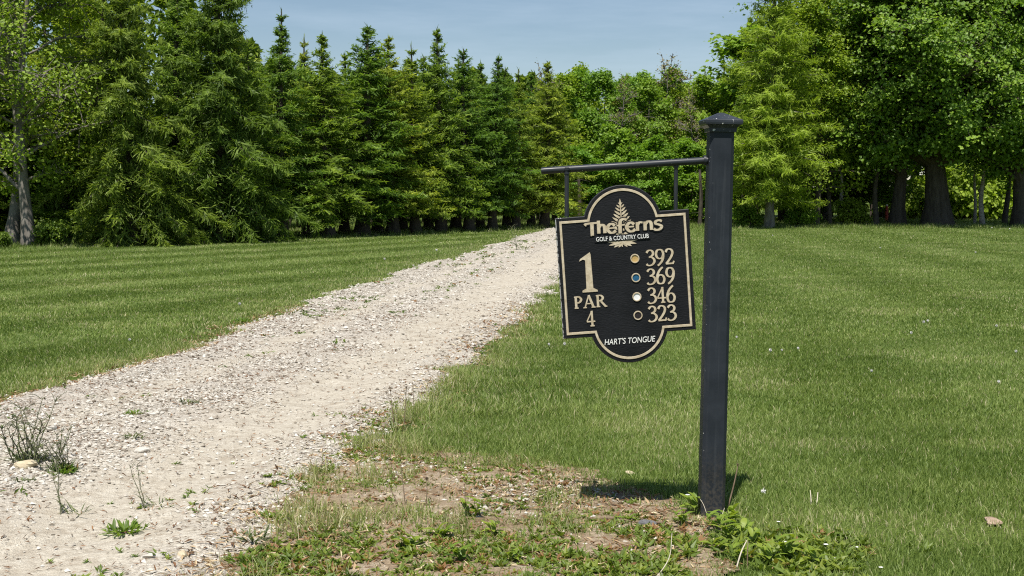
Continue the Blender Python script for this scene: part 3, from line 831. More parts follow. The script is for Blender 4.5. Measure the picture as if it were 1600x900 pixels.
# undergrowth: shrubs one can tell apart
def shrub_parts(seed, Rr=.8, H=1.1):
    return decid_parts(seed, H, Rr, .1, 18, 6, 9, .11, .20, 'round', .03, .6, .7, True, .6, twig_r=.006)
sh0 = []
def shrub(px, d, top, label, mat='shrub', ws=1.0, group="shrubs at the wood's edge"):
    key = 'S' + mat
    return plant(key, 'shrub', lambda: make_tree('shrub', shrub_parts(81 + len(mat)), M['bark'], M[mat], None, "shrub"), px, d, top, label, group, ws, None, 1.1, "shrub")
for a in [(2, 36.4, 362, "leafy green shrub at the left edge below the grey trees"),
          (80, 37.4, 345, "bright leafy shrub just right of the nearer grey trunk"),
          (130, 39.6, 330, "shaded shrub under the yellow green leafy tree"),
          (1508, 70.5, 262, "sunlit yellow green bush right of the huge maple trunk", 'yellow', 1.0),
          (1436, 71.0, 278, "sunlit yellow green bush between the two maple trunks", 'yellow', 1.0),
          (1250, 59.0, 322, "low light green bush under the feathery trees", 'lime', 1.1),
          (1166, 58.5, 322, "light green bush right behind the sign post", 'lime', 1.0),
          (1556, 70.5, 285, "yellow green bush near the black twin trunk", 'yellow', 1.0),
          (1330, 61.5, 312, "olive bush left of the red post", 'yellow', 1.0)]:
    shrub(*a)

# slim trunks inside the wood
def pole_parts(seed):
    rng = np.random.default_rng(seed); b = MB()
    z = np.linspace(0, 1, 9)
    b.tube(np.stack([.06 * np.sin(z * 5 + seed), .05 * np.cos(z * 4), z * 6], -1), np.linspace(.13, .07, 9), 8, .3)
    for k in range(10):
        zz = rng.uniform(1.0, 5.8); a = rng.random() * 6.28; L = rng.uniform(.3, .9)
        p0 = np.array((0.03, 0, zz)); p1 = p0 + np.array((math.cos(a) * L, math.sin(a) * L, rng.uniform(-.3, .2)))
        b.tube(limb_pts(p0, p1, rng, 4), np.linspace(.02, .006, 4), 4, .3, False)
    return b
pp = None
for px, d, w, mat, lab in [(1162, 61.5, .8, 'bark', "slim dark trunk nearest the post in the shade of the wood"),
                      (1176, 63.0, .7, 'bark', "slim dark trunk second from the post in the shade"),
                      (1250, 62.2, .8, 'bark', "slim dark trunk under the feathery trees"),
                      (1296, 63.0, .9, 'bark', "dark trunk left of the olive bush"),
                      (1313, 64.5, .8, 'bark_pale', "pale slim trunk in the shade left of the maples"),
                      (1368, 62.6, 1.1, 'bark', "dark trunk just left of the small red post"),
                      (1522, 63.5, .6, 'bark_pale', "thin pale trunk touching the sunlit pale tree"),
                      (1534, 62.8, 1.0, 'bark_pale', "sunlit pale trunk, thicker of the pale pair right of the maple"),
                      (1572, 63.6, 1.1, 'bark', "black trunk, left one of the pair at the right edge"),
                      (905, 60.5, .8, 'bark', "slim dark trunk at the far end of the track"),
                      (1094, 60.2, .8, 'bark', "slim dark trunk seen between the sign and the post")]:
    if mat not in protos: protos[mat] = [thing('dead_tree', None, None), False]; pole_parts(5 if mat == 'bark' else 9).build('trunk', M[mat], protos[mat][0])
    if protos[mat][1]:
        t = copy_tree(protos[mat][0])
    else:
        t = protos[mat][0]; protos[mat][1] = True
    d = d - 2.2 if px > 1130 else d
    x = (px - 800) / FPX * (d * cp + .1)
    t.location = (x, d, gzf(x, d)); t.scale = (w, w, .40); t.rotation_euler = (0, 0, px * .7); t.name = 'dead_tree'
    tag(t, lab, "tree", "slim trunks inside the wood")

# the mass of the wood behind everything that can be told apart
def far_mass():
    rng = np.random.default_rng(99)
    cw, tw = MB(), MB()
    spots = []
    for x in np.arange(-32, 44, 1.5):
        for row_ in range(4):
            xx = x + rng.normal(0, .4)
            yb = np.interp(xx, [-32, -14, -6, 2, 12, 44], [38, 46, 57, 70, 77, 78]) + row_ * 2.6 + rng.normal(0, .5)
            spots.append((xx, yb))
    for xx, yy in spots:
        px = 800 + xx / yy * FPX
        top = np.interp(px, [-400, 300, 400, 470, 760, 880, 1140, 1170, 1300, 2200], [-60, -20, 80, 108, 122, 135, 140, 40, -40, -60]) + rng.normal(0, 8)
        Ht = P(px, top, yy).z
        n = int(520)
        f = rng.random(n) ** .8
        r = (1.35 * (1 - f) ** .6 + .12) * np.sqrt(rng.random(n)) ; a = rng.random(n) * 6.28
        zlow = 1.25 if 380 < px < 900 else .35
        c = np.stack([xx + r * np.cos(a), yy + r * np.sin(a), zlow + f * (Ht - zlow)], -1)
        o = np.stack([np.cos(a), np.sin(a), 0 * a], -1)
        nn = unit(UP * .6 + o * .6 + rng.normal(0, .7, (n, 3))); dd = unit(o + rng.normal(0, .5, (n, 3)) - UP * .4)
        s = rng.uniform(.28, .55, n)
        cw.leaves(c, nn, dd, s, s * .5, np.clip(rng.normal(.35, .2, n), 0, 1))
        z = np.linspace(0, 1, 4)
        tw.tube(np.stack([xx + 0 * z, yy + 0 * z, z * Ht * .8], -1), np.linspace(.14, .04, 4), 6, .3, False)
    tag(cw.build("distant_wood", M['spruce']), "dense dark wood behind the rows of trees", "wood", kind='stuff')
    tag(tw.build("distant_trunks", M['bark']), "dark trunks standing deep inside the wood", "trunks", kind='stuff')
far_mass()

# ------------------------------------------------------------------ sign post
def paint_mat(name, base, chips=0.0, grain=0.0, rough=.42, chip_x=None, spec=.5):
    m, nt, n, l, out = newmat(name)
    tcn = n.new("ShaderNodeTexCoord"); pos = tcn.outputs['Object']
    p = n.new("ShaderNodeBsdfPrincipled"); p.inputs['Roughness'].default_value = rough; p.inputs['Specular IOR Level'].default_value = spec
    dust = noise(n, l, pos, 7, 6, .6)
    r = ramp(n, [(.3, tuple(c * .8 for c in base)), (.7, tuple(c * 1.25 + .004 for c in base))]); l.new(dust.outputs['Fac'], r.inputs['Fac'])
    c = r.outputs['Color']
    fac = None
    if chips:
        mp_ = n.new("ShaderNodeMapping"); mp_.inputs['Scale'].default_value = (1, 1, .55); l.new(pos, mp_.inputs['Vector'])
        nn = noise(n, l, mp_.outputs[0], 85, 3, .7)
        cut = ramp(n, [(.70 - chips, (0, 0, 0)), (.715 - chips, (1, 1, 1))]); l.new(nn.outputs['Fac'], cut.inputs['Fac'])
        fac = cut.outputs['Color']
        if chip_x is not None:
            sx_ = n.new("ShaderNodeSeparateXYZ"); l.new(pos, sx_.inputs[0])
            lt = n.new("ShaderNodeMath"); lt.operation = 'LESS_THAN'; lt.inputs[1].default_value = chip_x; l.new(sx_.outputs['X'], lt.inputs[0])
            mu = n.new("ShaderNodeMath"); mu.operation = 'MULTIPLY'; l.new(lt.outputs[0], mu.inputs[0]); l.new(cut.outputs['Color'], mu.inputs[1]); fac = mu.outputs[0]
        c = mixc(n, l, c, (.62, .62, .60), fac)
    if chip_x is not None:
        sz_ = n.new("ShaderNodeSeparateXYZ"); l.new(pos, sz_.inputs[0])
        mrz = n.new("ShaderNodeMapRange"); l.new(sz_.outputs['Z'], mrz.inputs['Value'])
        mrz.inputs['From Min'].default_value = .02; mrz.inputs['From Max'].default_value = .34; mrz.inputs['To Min'].default_value = .38; mrz.inputs['To Max'].default_value = 0
        sn = noise(n, l, pos, 70, 6, .75); sr = ramp(n, [(.42, (0, 0, 0)), (.62, (1, 1, 1))]); l.new(sn.outputs['Fac'], sr.inputs['Fac'])
        mm_ = n.new("ShaderNodeMath"); mm_.operation = 'MULTIPLY'; l.new(mrz.outputs[0], mm_.inputs[0]); l.new(sr.outputs['Color'], mm_.inputs[1])
        c = mixc(n, l, c, (.16, .13, .09), mm_.outputs[0])
        mpv = n.new("ShaderNodeMapping"); mpv.inputs['Scale'].default_value = (60, 60, 2.2); l.new(pos, mpv.inputs['Vector'])
        vs = noise(n, l, mpv.outputs[0], 1.0, 4, .6); vr = ramp(n, [(.55, (0, 0, 0)), (.75, (.30, .30, .30))]); l.new(vs.outputs['Fac'], vr.inputs['Fac'])
        c = mixc(n, l, c, (.075, .082, .090), vr.outputs['Color'])
    l.new(c, p.inputs['Base Color'])
    rr = ramp(n, [(.3, (rough - .08,) * 3), (.7, (rough + .12,) * 3)]); l.new(dust.outputs['Fac'], rr.inputs['Fac']); l.new(rr.outputs['Color'], p.inputs['Roughness'])
    b = n.new("ShaderNodeBump")
    mpg = n.new("ShaderNodeMapping"); mpg.inputs['Scale'].default_value = (1, 1, 4.5 if grain else 1); l.new(pos, mpg.inputs['Vector'])
    g = noise(n, l, mpg.outputs[0], 55 if grain else 120, 5, .6)
    b.inputs['Strength'].default_value = .55 if grain else .12; b.inputs['Distance'].default_value = .004 if grain else .001
    l.new(g.outputs['Fac'], b.inputs['Height']); l.new(b.outputs[0], p.inputs['Normal'])
    l.new(p.outputs[0], out.inputs['Surface'])
    return m
M['post_paint'] = paint_mat("charcoal_post_paint", (.0195, .024, .031), .008, 0, .50, -.036, .18)
M['cap_paint'] = paint_mat("chipped_cap_paint", (.026, .031, .040), .045, 0, .42, None, .3)
M['bar_paint'] = paint_mat("dark_bar_paint", (.020, .023, .028), .012, 0, .42, None, .35)
M['board'] = paint_mat("black_grained_board", (.0050, .0058, .0078), 0, 1, .62, spec=.22)
M['board_edge'] = paint_mat("peeling_board_edge", (.010, .011, .013), .215, 0, .6, -.27)
M['cream'] = simple_mat("cream_gold_lettering", (.40, .325, .215), (.60, .52, .385), 45, .6, .1, .3)
M['white'] = simple_mat("white_lettering", (.72, .72, .68), (.82, .82, .79), 40, .55)
M['gold'] = simple_mat("gold_tee_disc", (.40, .26, .09), (.56, .39, .16), 90, .6)
M['blue'] = simple_mat("blue_tee_disc", (.012, .075, .155), (.022, .115, .22), 90, .55)
M['white_disc'] = simple_mat("white_tee_disc", (.74, .74, .74), (.84, .84, .84), 40, .6)
M['black_disc'] = simple_mat("black_tee_disc", (.018, .014, .014), (.030, .022, .022), 60, .6)

PB = at(1111, 806)                       # where the post meets the soil
PY = PB.y
PXM = 1.0 / (FPX / (PY * cp + CAM_H * sp_ ))   # metres in one photo pixel at the post
HP = 1.800
post = thing("sign_post", "charcoal painted square post with pyramid cap and side bar standing in the grass", "post", (PB.x, PY, gzf(PB.x, PY)))
post.rotation_euler = (0, R(.85), R(3))
hw, ch = .0537, .0155
b = MB()
oct_ = [(-hw + ch, -hw), (hw - ch, -hw), (hw, -hw + ch), (hw, hw - ch), (hw - ch, hw), (-hw + ch, hw), (-hw, hw - ch), (-hw, -hw + ch)]
zt = HP - .085
V = [(x, y, -.05) for x, y in oct_] + [(x, y, zt) for x, y in oct_]
b.add(V, [(i, (i + 1) % 8, 8 + (i + 1) % 8, 8 + i) for i in range(8)])
b.build("shaft", M['post_paint'], post)
def ring_stack(levels):
    b = MB()
    for hx, z in levels: pass
    V = []
    for hx, z in levels: V += [(-hx, -hx, z), (hx, -hx, z), (hx, hx, z), (-hx, hx, z)]
    F = []
    for k in range(len(levels) - 1):
        for i in range(4): F.append((4 * k + i, 4 * k + (i + 1) % 4, 4 * k + 4 + (i + 1) % 4, 4 * k + 4 + i))
    F.append((3, 2, 1, 0)); m_ = len(V) - 4; F.append((m_, m_ + 1, m_ + 2, m_ + 3))
    b.add(V, F); return b
h_ = hw
ring_stack([(h_ + .005, zt - .002), (h_ + .006, zt), (h_ + .007, zt + .016), (h_ + .018, zt + .027), (h_ + .0275, zt + .032), (h_ + .029, zt + .040), (h_ + .029, zt + .049), (h_ + .025, zt + .053), (.030, HP - .010), (.010, HP - .001), (.002, HP)]).build("cap", M['cap_paint'], post)

# the side bar and the sign, both hanging a few degrees out of level
TILT = R(4.0)
ca, sa = math.cos(TILT), math.sin(TILT)
inv = post.matrix_basis.inverted()
def L2P(w): return inv @ w
b = MB()
e0, e1 = P(845.5, 267, PY - .01), P(1106, 250.5, PY - .01)
e0, e1 = np.array(L2P(e0)), np.array(L2P(e1))
bar_pts = np.array([e0 + (e1 - e0) * q for q in (0, .02, .5, 1)])
b.tube(bar_pts, [.0135, .0155, .0155, .0155], 16)
b.build("side_bar", M['bar_paint'], post)
b = MB()
fl = e1 + (e0 - e1) / np.linalg.norm(e1 - e0) * .018
b.tube(np.array([fl, fl + (e1 - e0) / np.linalg.norm(e1 - e0) * .010]), [.023, .023], 14)
b.build("bar_flange", M['bar_paint'], post)

# sign: everything below is in photo pixels on the board (u right, v down from its middle), turned into metres
UC, VC = 977.5, 428.0
def uv(px, py):
    dx, dy = px - UC, py - VC
    return dx * ca - dy * sa, dx * sa + dy * ca
so = P(UC, VC, PY - .018)
sign = thing("hanging_sign", "black golf hole sign with cream border, fern emblem and hole 1 par 4 lettering", "sign", so)
sign.rotation_euler = (0, -TILT, R(2.0))
TH = .032
W2, H2, RAD, CO, = 102.8, 93.0, 60.5, 16.5
def outline(t, n=26):
    w, h, r = W2 - t, H2 - t, RAD - t
    c = H2 - CO                                # circle centres
    j = math.sqrt(r * r - (h - c) ** 2)
    a0 = math.atan2(h - c, j)
    pts = [(w, h)]
    for k in range(n + 1):
        a = a0 + (math.pi - 2 * a0) * k / n
        pts.append((r * math.cos(a), c + r * math.sin(a)))
    pts += [(-w, h), (-w, -h)]
    for k in range(n + 1):
        a = math.pi + a0 + (math.pi - 2 * a0) * k / n
        pts.append((r * math.cos(a), -c + r * math.sin(a)))
    pts.append((w, -h))
    return np.array(pts) * PXM
def ringmesh(b, o1, y1, o2, y2):
    n = len(o1)
    V = [(p[0], y1, p[1]) for p in o1] + [(p[0], y2, p[1]) for p in o2]
    b.add(V, [(i, n + i, n + (i + 1) % n, (i + 1) % n) for i in range(n)])
fy = -TH / 2
o0, o1_, oi = outline(0), outline(.9), outline(4.4)
b = MB()
ringmesh(b, o1_, fy, o0, fy + .003); ringmesh(b, o0, fy + .003, o0, -fy - .003); ringmesh(b, o0, -fy - .003, o1_, -fy)
b.build("edge_band", M['board_edge'], sign)["label"] = "rim of the board with black paint peeling to white"
def fill(o, y, back=False):
    # the outline is star shaped about its middle
    n = len(o); V = [(p[0], y, p[1]) for p in o] + [(0, y, 0)]
    F = [(i, n, (i + 1) % n) if not back else ((i + 1) % n, n, i) for i in range(n)]
    return V, F
b = MB()
b.add(*fill(outline(.9), fy)); b.add(*fill(outline(.9), -fy, True))
b.build("board", M['board'], sign)
b = MB()
A_, B_ = outline(5.4), outline(9.2)
A2, B2 = outline(5.7), outline(8.9)
ringmesh(b, A_, fy - .0005, A2, fy - .0030); ringmesh(b, A2, fy - .0030, B2, fy - .0030); ringmesh(b, B2, fy - .0030, B_, fy - .0005)
b.build("border", M['cream'], sign)["label"] = "raised cream line following the sign's outline"
for px0, top, bot in ((886.5, 264.5, 340), (1054.5, 254.0, 331)):
    b = MB()
    u0, v0 = uv(px0, top); u1, v1 = uv(px0, bot)
    b.tube(np.array([(u0 * PXM, .006, -v0 * PXM), (u1 * PXM, .006, -v1 * PXM)]), .0098 if px0 < 900 else .0088, 10)
    for q, rr_ in ((.02, .013), (.10, .0125)):
        zq = -v0 * PXM + (v0 - v1) * PXM * q; xq = (u0 + (u1 - u0) * q) * PXM
        b.tube(np.array([(xq, .006, zq), (xq, .006, zq - .008)]), rr_, 10)
    b.build("hanger", M['bar_paint'], sign)

# --- pen strokes for the raised lettering
def smooth(pts, n=10, closed=False):
    p = np.asarray(pts, float)
    if len(p) == 2: return np.array([p[0] + (p[1] - p[0]) * k / 3 for k in range(4)])
    if closed: q = np.vstack([p[-1], p, p[0], p[1]])
    else: q = np.vstack([2 * p[0] - p[1], p, 2 * p[-1] - p[-2]])
    outp = []
    for i in range(1, len(q) - 2):
        for k in range(n):
            t = k / n
            outp.append(.5 * ((2 * q[i]) + (-q[i - 1] + q[i + 1]) * t + (2 * q[i - 1] - 5 * q[i] + 4 * q[i + 1] - q[i + 2]) * t * t + (-q[i - 1] + 3 * q[i] - 3 * q[i + 1] + q[i + 2]) * t ** 3))
    if not closed: outp.append(p[-1])
    return np.array(outp)
class Pen:
    """strokes in a local frame (x right, y up, pixel units) raised from the board"""
    def __init__(s): s.b = MB(); s.k = 0
    def ribbon(s, pts, wid, closed=False, h=.0026):
        pts = np.asarray(pts); n = len(pts)
        if closed: d = np.roll(pts, -1, 0) - np.roll(pts, 1, 0)
        else: d = np.gradient(pts, axis=0)
        d = unit(d); nrm = np.stack([-d[:, 1], d[:, 0]], -1)
        w = (np.broadcast_to(wid, (n,)) * .5)[:, None]
        s.k += 1
        y = fy - h - .00006 * (s.k % 12)
        a, b_ = pts + nrm * w, pts - nrm * w
        V = [(p[0] * PXM, y, p[1] * PXM) for p in a] + [(p[0] * PXM, y, p[1] * PXM) for p in b_]
        V += [(p[0] * PXM, fy + .0005, p[1] * PXM) for p in a] + [(p[0] * PXM, fy + .0005, p[1] * PXM) for p in b_]
        F = []
        m_ = n if closed else n - 1
        for i in range(m_):
            j = (i + 1) % n
            F += [(i, n + i, n + j, j), (i, j, 2 * n + j, 2 * n + i), (n + i, 3 * n + i, 3 * n + j, n + j)]
        if not closed: F += [(0, 2 * n, 3 * n, n), (n - 1, 2 * n - 1, 4 * n - 1, 3 * n - 1)]
        s.b.add(V, F)
    def stroke(s, pts, thin, thick, org=(0, 0), sc=(1, 1), closed=False, sm=True, slant=0.0, taper=False):
        p = np.asarray(pts, float)
        q = smooth(p, 9, closed) if sm else np.vstack([p[i] + (p[i + 1] - p[i]) * k / 3 for i in range(len(p) - 1) for k in range(3)] + [p[-1]])
        q = q * np.array(sc)
        q[:, 0] += slant * q[:, 1]
        q = q + np.array(org)
        d = unit(np.roll(q, -1, 0) - np.roll(q, 1, 0)) if closed else unit(np.gradient(q, axis=0))
        w = thin + (thick - thin) * np.abs(d[:, 1]) ** 1.3
        if taper: w = w * np.interp(np.linspace(0, 1, len(w)), [0, .12, .88, 1], [.55, 1, 1, .6])
        s.ribbon(q, w, closed)
    def poly(s, pts, h=.0026):
        p = np.asarray(pts, float); n = len(p); s.k += 1; y = fy - h - .00006 * (s.k % 12)
        V = [(q[0] * PXM, y, q[1] * PXM) for q in p] + [(q[0] * PXM, fy + .0005, q[1] * PXM) for q in p]
        s.b.add(V, [(i, (i + 1) % n, n + (i + 1) % n, n + i) for i in range(n)])
        s.b.add(V[:n] + [(p[:, 0].mean() * PXM, y, p[:, 1].mean() * PXM)], [(i, n, (i + 1) % n) for i in range(n)])
DIG = {   # serif figures in a box 0..0.62 wide, 0..1 high: list of (points, closed, smooth)
 '3': [([(.06, .84), (.16, .96), (.30, 1.0), (.44, .93), (.49, .79), (.42, .64), (.22, .54)], 0, 1),
       ([(.20, .545), (.40, .52), (.53, .39), (.54, .22), (.42, .06), (.24, .0), (.10, .03), (.03, .11)], 0, 1)],
 '9': [([(.28, 1.0), (.44, .94), (.52, .72), (.44, .48), (.28, .41), (.12, .49), (.05, .70), (.12, .93)], 1, 1),
       ([(.52, .72), (.50, .46), (.40, .22), (.24, .04), (.12, -.04)], 0, 1)],
 '6': [([(.28, .58), (.44, .51), (.52, .29), (.44, .06), (.28, .0), (.12, .06), (.05, .30), (.13, .51)], 1, 1),
       ([(.05, .30), (.08, .56), (.20, .82), (.36, 1.0), (.46, 1.07)], 0, 1)],
 '2': [([(.06, .80), (.14, .95), (.28, 1.0), (.44, .93), (.50, .75), (.42, .52), (.24, .26), (.05, .04)], 0, 1),
       ([(.03, .045), (.30, .045), (.54, .045)], 0, 0), ([(.50, .03), (.57, .20)], 0, 0)],
 '4': [([(.38, .0), (.38, 1.02)], 0, 0), ([(.38, 1.0), (.03, .33)], 0, 0), ([(.02, .31), (.58, .31)], 0, 0), ([(.24, .02), (.52, .02)], 0, 0)],
}
def number(txt, px, py, size, name, thin=.075, thick=.155, adv=.63, mat='cream'):
    pen = Pen(); u, v = uv(px, py)
    w = adv * size * len(txt)
    for k, chh in enumerate(txt):
        for pts, cl, sm in DIG[chh]:
            tn, tk = thin * size, thick * size
            if not sm and chh == '2': tn = tk = .10 * size
            if not sm and chh == '4': tn, tk = .085 * size, .14 * size
            if chh == '4' and pts[0] == (.38, 1.0): tk = .07 * size
            pen.stroke(pts, tn, tk, (u - w / 2 + k * adv * size + .02 * size, -v - size / 2), (size, size), bool(cl), bool(sm))
    return pen.b.build(name, M[mat], sign)
for txt, px, py in (("392", 1029.5, 402), ("369", 1031, 431), ("346", 1032.3, 460.3), ("323", 1033.5, 488.5)):
    number(txt, px, py, 23.5, "yardage")["label"] = "raised cream figures " + txt
number("4", 923.5, 496.5, 23, "par_figure")["label"] = "raised cream figure 4 under the word par"
# the tall 1
pen = Pen(); u, v = uv(920, 425.5)
X0, Y0 = u, -v
pen.poly([(X0 - 3.6 + a, Y0 + b_) for a, b_ in ((-1.6, -28), (9.2, -28), (8.2, 28), (6.6, 31), (-.6, 22))])
pen.poly([(X0 + a, Y0 + b_) for a, b_ in ((-13.5, 18.0), (-12, 21.5), (3.6, 31), (4.4, 26), (-3.0, 18.8), (-8, 20.5))])
pen.poly([(X0 + a, Y0 + b_) for a, b_ in ((-11.5, -30.0), (12.0, -30.0), (12.0, -27.6), (6.5, -24.5), (-6.0, -24.5), (-11.5, -27.4))])
pen.b.build("hole_number", M['cream'], sign)["label"] = "tall raised cream figure 1"
# PAR
pen = Pen(); u, v = uv(922, 470.3); s_ = 18.5; ox, oy = u - 24, -v - s_ / 2
def pl(pts, ox, tn=1.9, tk=3.6, sm=True, cl=False): pen.stroke(pts, tn, tk, (ox, oy), (s_, s_), cl, sm)
for x0 in (ox,):
    pl([(.14, 0), (.14, 1)], x0, sm=False); pl([(.14, .97), (.42, .95), (.58, .74), (.42, .50), (.14, .47)], x0)
    pl([(0, .04), (.32, .04)], x0, sm=False); pl([(0, .96), (.2, .96)], x0, sm=False)
x0 = ox + .78 * s_
pl([(.08, .02), (.44, 1.04)], x0, 1.6, 2.0, False); pl([(.44, 1.04), (.80, .02)], x0, 1.9, 3.7, False); pl([(.2, .35), (.66, .35)], x0, 1.6, 2, False)
pl([(-.06, .03), (.24, .03)], x0, 1.5, 2, False); pl([(.62, .03), (.96, .03)], x0, 1.5, 2, False)
x0 = ox + 1.82 * s_
pl([(.14, 0), (.14, 1)], x0, sm=False); pl([(.14, .97), (.42, .95), (.57, .76), (.42, .55), (.14, .52)], x0); pl([(.36, .52), (.78, .01)], x0, 1.9, 3.6, False)
pl([(0, .04), (.32, .04)], x0, 1.7, 2, False); pl([(0, .96), (.2, .96)], x0, 1.7, 2, False); pl([(.68, .03), (.90, .03)], x0, 1.7, 2, False)
pen.b.build("par_word", M['cream'], sign)["label"] = "raised cream word PAR"
# tee discs with rims
for px, py, mt, lab in ((991, 404, 'gold', "gold tee disc beside 392"), (992.8, 433.5, 'blue', "blue tee disc beside 369"), (994.5, 463, 'white_disc', "white tee disc beside 346"), (996.3, 491.7, 'black_disc', "black tee disc beside 323")):
    u, v = uv(px, py); n = 28
    th = np.arange(n) * 2 * np.pi / n
    b = MB(); r_ = 5.4 * PXM
    b.add([(u * PXM + r_ * math.cos(a), fy - .0012, -v * PXM + r_ * math.sin(a)) for a in th] + [(u * PXM, fy - .0012, -v * PXM)], [(i, n, (i + 1) % n) for i in range(n)])
    dd = b.build("tee_disc", M[mt], sign); dd["label"] = lab
    b = MB()
    for (ra, ya), (rb_, yb) in (((7.1, fy), (6.8, fy - .0042)), ((6.8, fy - .0042), (5.5, fy - .0042)), ((5.5, fy - .0042), (5.3, fy - .001))):
        V = [(u * PXM + ra * PXM * math.cos(a), ya, -v * PXM + ra * PXM * math.sin(a)) for a in th] + [(u * PXM + rb_ * PXM * math.cos(a), yb, -v * PXM + rb_ * PXM * math.sin(a)) for a in th]
        b.add(V, [(i, n + i, n + (i + 1) % n, (i + 1) % n) for i in range(n)], .5, True)
    b.build("rim", M['cream'], dd)
# plain lettering from Blender's own built-in face
def plain(txt, px, py, size, width, name, mat, shear=0.0, bold=0.0, h=.0022):
    cu = bpy.data.curves.new(name, 'FONT'); cu.body = txt; cu.size = 1.0; cu.shear = shear
    cu.align_x = 'CENTER'; cu.align_y = 'CENTER'; cu.extrude = 0.05; cu.offset = bold; cu.resolution_u = 4
    tmp = bpy.data.objects.new(name, cu); col.objects.link(tmp)
    bpy.context.view_layer.update()
    me = bpy.data.meshes.new_from_object(tmp.evaluated_get(bpy.context.evaluated_depsgraph_get()))
    bpy.data.objects.remove(tmp)
    n = len(me.vertices); co = np.zeros(n * 3, np.float32); me.vertices.foreach_get("co", co); co = co.reshape(-1, 3)
    mn, mxx = co.min(0), co.max(0); c = (mn + mxx) / 2
    sxx, syy = width / (mxx[0] - mn[0]), size / (mxx[1] - mn[1])
    u, v = uv(px, py)
    new = np.stack([(u + (co[:, 0] - c[0]) * sxx) * PXM, fy - h / 2 - .0006 - np.sign(co[:, 2]) * h / 2, (-v + (co[:, 1] - c[1]) * syy) * PXM], -1)
    me.vertices.foreach_set("co", new.astype(np.float32).reshape(-1)); me.update()
    me.materials.clear(); me.materials.append(M[mat]); me.name = name
    o = bpy.data.objects.new(name, me); col.objects.link(o); o.parent = sign
    return o
plain("HART'S TONGUE", 984, 530.2, 9.2, 79, "hole_name", 'white', .22, .002)["label"] = "white slanted words HART'S TONGUE"
plain("GOLF & COUNTRY CLUB", 971.5, 371.8, 6.6, 81, "club_line", 'white', 0, .002, .0056)["label"] = "small white words GOLF & COUNTRY CLUB"
# fern emblem
pen = Pen(); u, v = uv(971.5, 386); FX, FY = u, -v
def leaflet(x, y, ang, L, w):
    c_, s2 = math.cos(ang), math.sin(ang)
    prof = [(0, -.18), (.18, -.5), (.5, -.46), (.8, -.26), (1, .02), (.82, .3), (.5, .5), (.18, .46), (0, .18)]
    pen.poly([(x + L * a * c_ - w * b_ * s2, y + L * a * s2 + w * b_ * c_) for a, b_ in prof], .0016)
hgt = 72.0
for k in range(9):
    f = .33 + .67 * (k / 8) ** .9
    L = 24 * (1 - f) ** .75 + 3.0
    ang = R(20 + 24 * f)
    for sg in (1, -1):
        a = ang if sg > 0 else math.pi - ang
        leaflet(FX + 1.0 + (1.2 if sg > 0 else -1.2), FY + hgt * f - 6, a, L, 4.0 * (1 - f) ** .5 + 1.3)
leaflet(FX + 1.0, FY + hgt - 10, R(90), 12, 3.0)
pen.stroke([(0, 0), (1.0, 20), (1.0, 64)], 1.2, 1.6, (FX, FY), (1, 1))
for k, (a, L) in enumerate(((-12, 22), (-30, 16), (-52, 11), (4, 26))):
    for sg in (1, -1):
        aa = R(a) if sg > 0 else math.pi - R(a)
        leaflet(FX + 1.0, FY + 8.0, aa, L, 4.4)
pen.b.build("fern_emblem", M['cream'], sign)["label"] = "raised cream fern frond behind the club name"
# dark backing that keeps the name clear of the frond, then the name itself
UNC = {
 'T': (.80, [([(-.05, .80), (.06, .93), (.40, .97), (.98, .97)], 1, 5.0), ([(.48, .97), (.46, 0), (.47, -.16)], 0, 5.4)]),
 'h': (.66, [([(.16, 1.16), (.14, 0)], 0, 5.2), ([(.14, .52), (.34, .76), (.56, .62), (.58, 0)], 1, 5.2)]),
 'e': (.74, [([(.66, .60), (.50, .77), (.28, .74), (.10, .40), (.28, .04), (.52, .0), (.72, .17)], 1, 5.2), ([(.12, .40), (.64, .42)], 0, 4.0)]),
 'f': (.66, [([(.80, 1.06), (.60, 1.16), (.36, 1.02), (.30, .60), (.28, -.12)], 1, 5.4), ([(.06, .60), (.66, .64)], 0, 4.0)]),
 'r': (.56, [([(.16, .78), (.14, 0)], 0, 5.2), ([(.14, .48), (.32, .74), (.54, .72)], 1, 4.6)]),
 'n': (.72, [([(.16, .78), (.14, 0)], 0, 5.2), ([(.14, .50), (.36, .77), (.58, .64), (.60, 0)], 1, 5.2)]),
 's': (.66, [([(.66, .72), (.46, .82), (.22, .74), (.20, .54), (.44, .42), (.62, .26), (.50, .03), (.24, -.04), (.04, .08)], 1, 4.8)]),
}
pen = Pen(); back = Pen()
u0, v0 = uv(915.5, 368.0); u1, v1 = uv(1033, 360.5)
tot = sum(UNC[c][0] for c in "Theferns"); sc_ = (u1 - u0) / tot
x = u0; yb = -v0 + 1.0
for chh in "Theferns":
    wd, st = UNC[chh]
    for pts, sm, wt in st:
        q = [(a * sc_, b_ * 17.0) for a, b_ in pts]
        qq = smooth(q, 8) if sm and len(q) > 2 else smooth(q, 8) if len(q) > 2 else smooth(q)
        qq = qq + np.array((x, yb))
        d = unit(np.gradient(qq, axis=0)); wv = wt * .55 + wt * .42 * np.abs(d[:, 1])
        back.ribbon(qq, wv + 3.2, False, .0030)
        pen.ribbon(qq, wv, False, .0042)
    x += wd * sc_
u, v = uv(971.5, 371.8)
back.poly([(u - 43, -v - 4.9), (u + 43, -v - 4.9), (u + 43, -v + 4.9), (u - 43, -v + 4.9)], .0030)
back.b.build("name_outline", M['board'], sign)["label"] = "black outline round the raised club name"
pen.b.build("club_name", M['cream'], sign)["label"] = "raised cream words The Ferns in rounded letters"

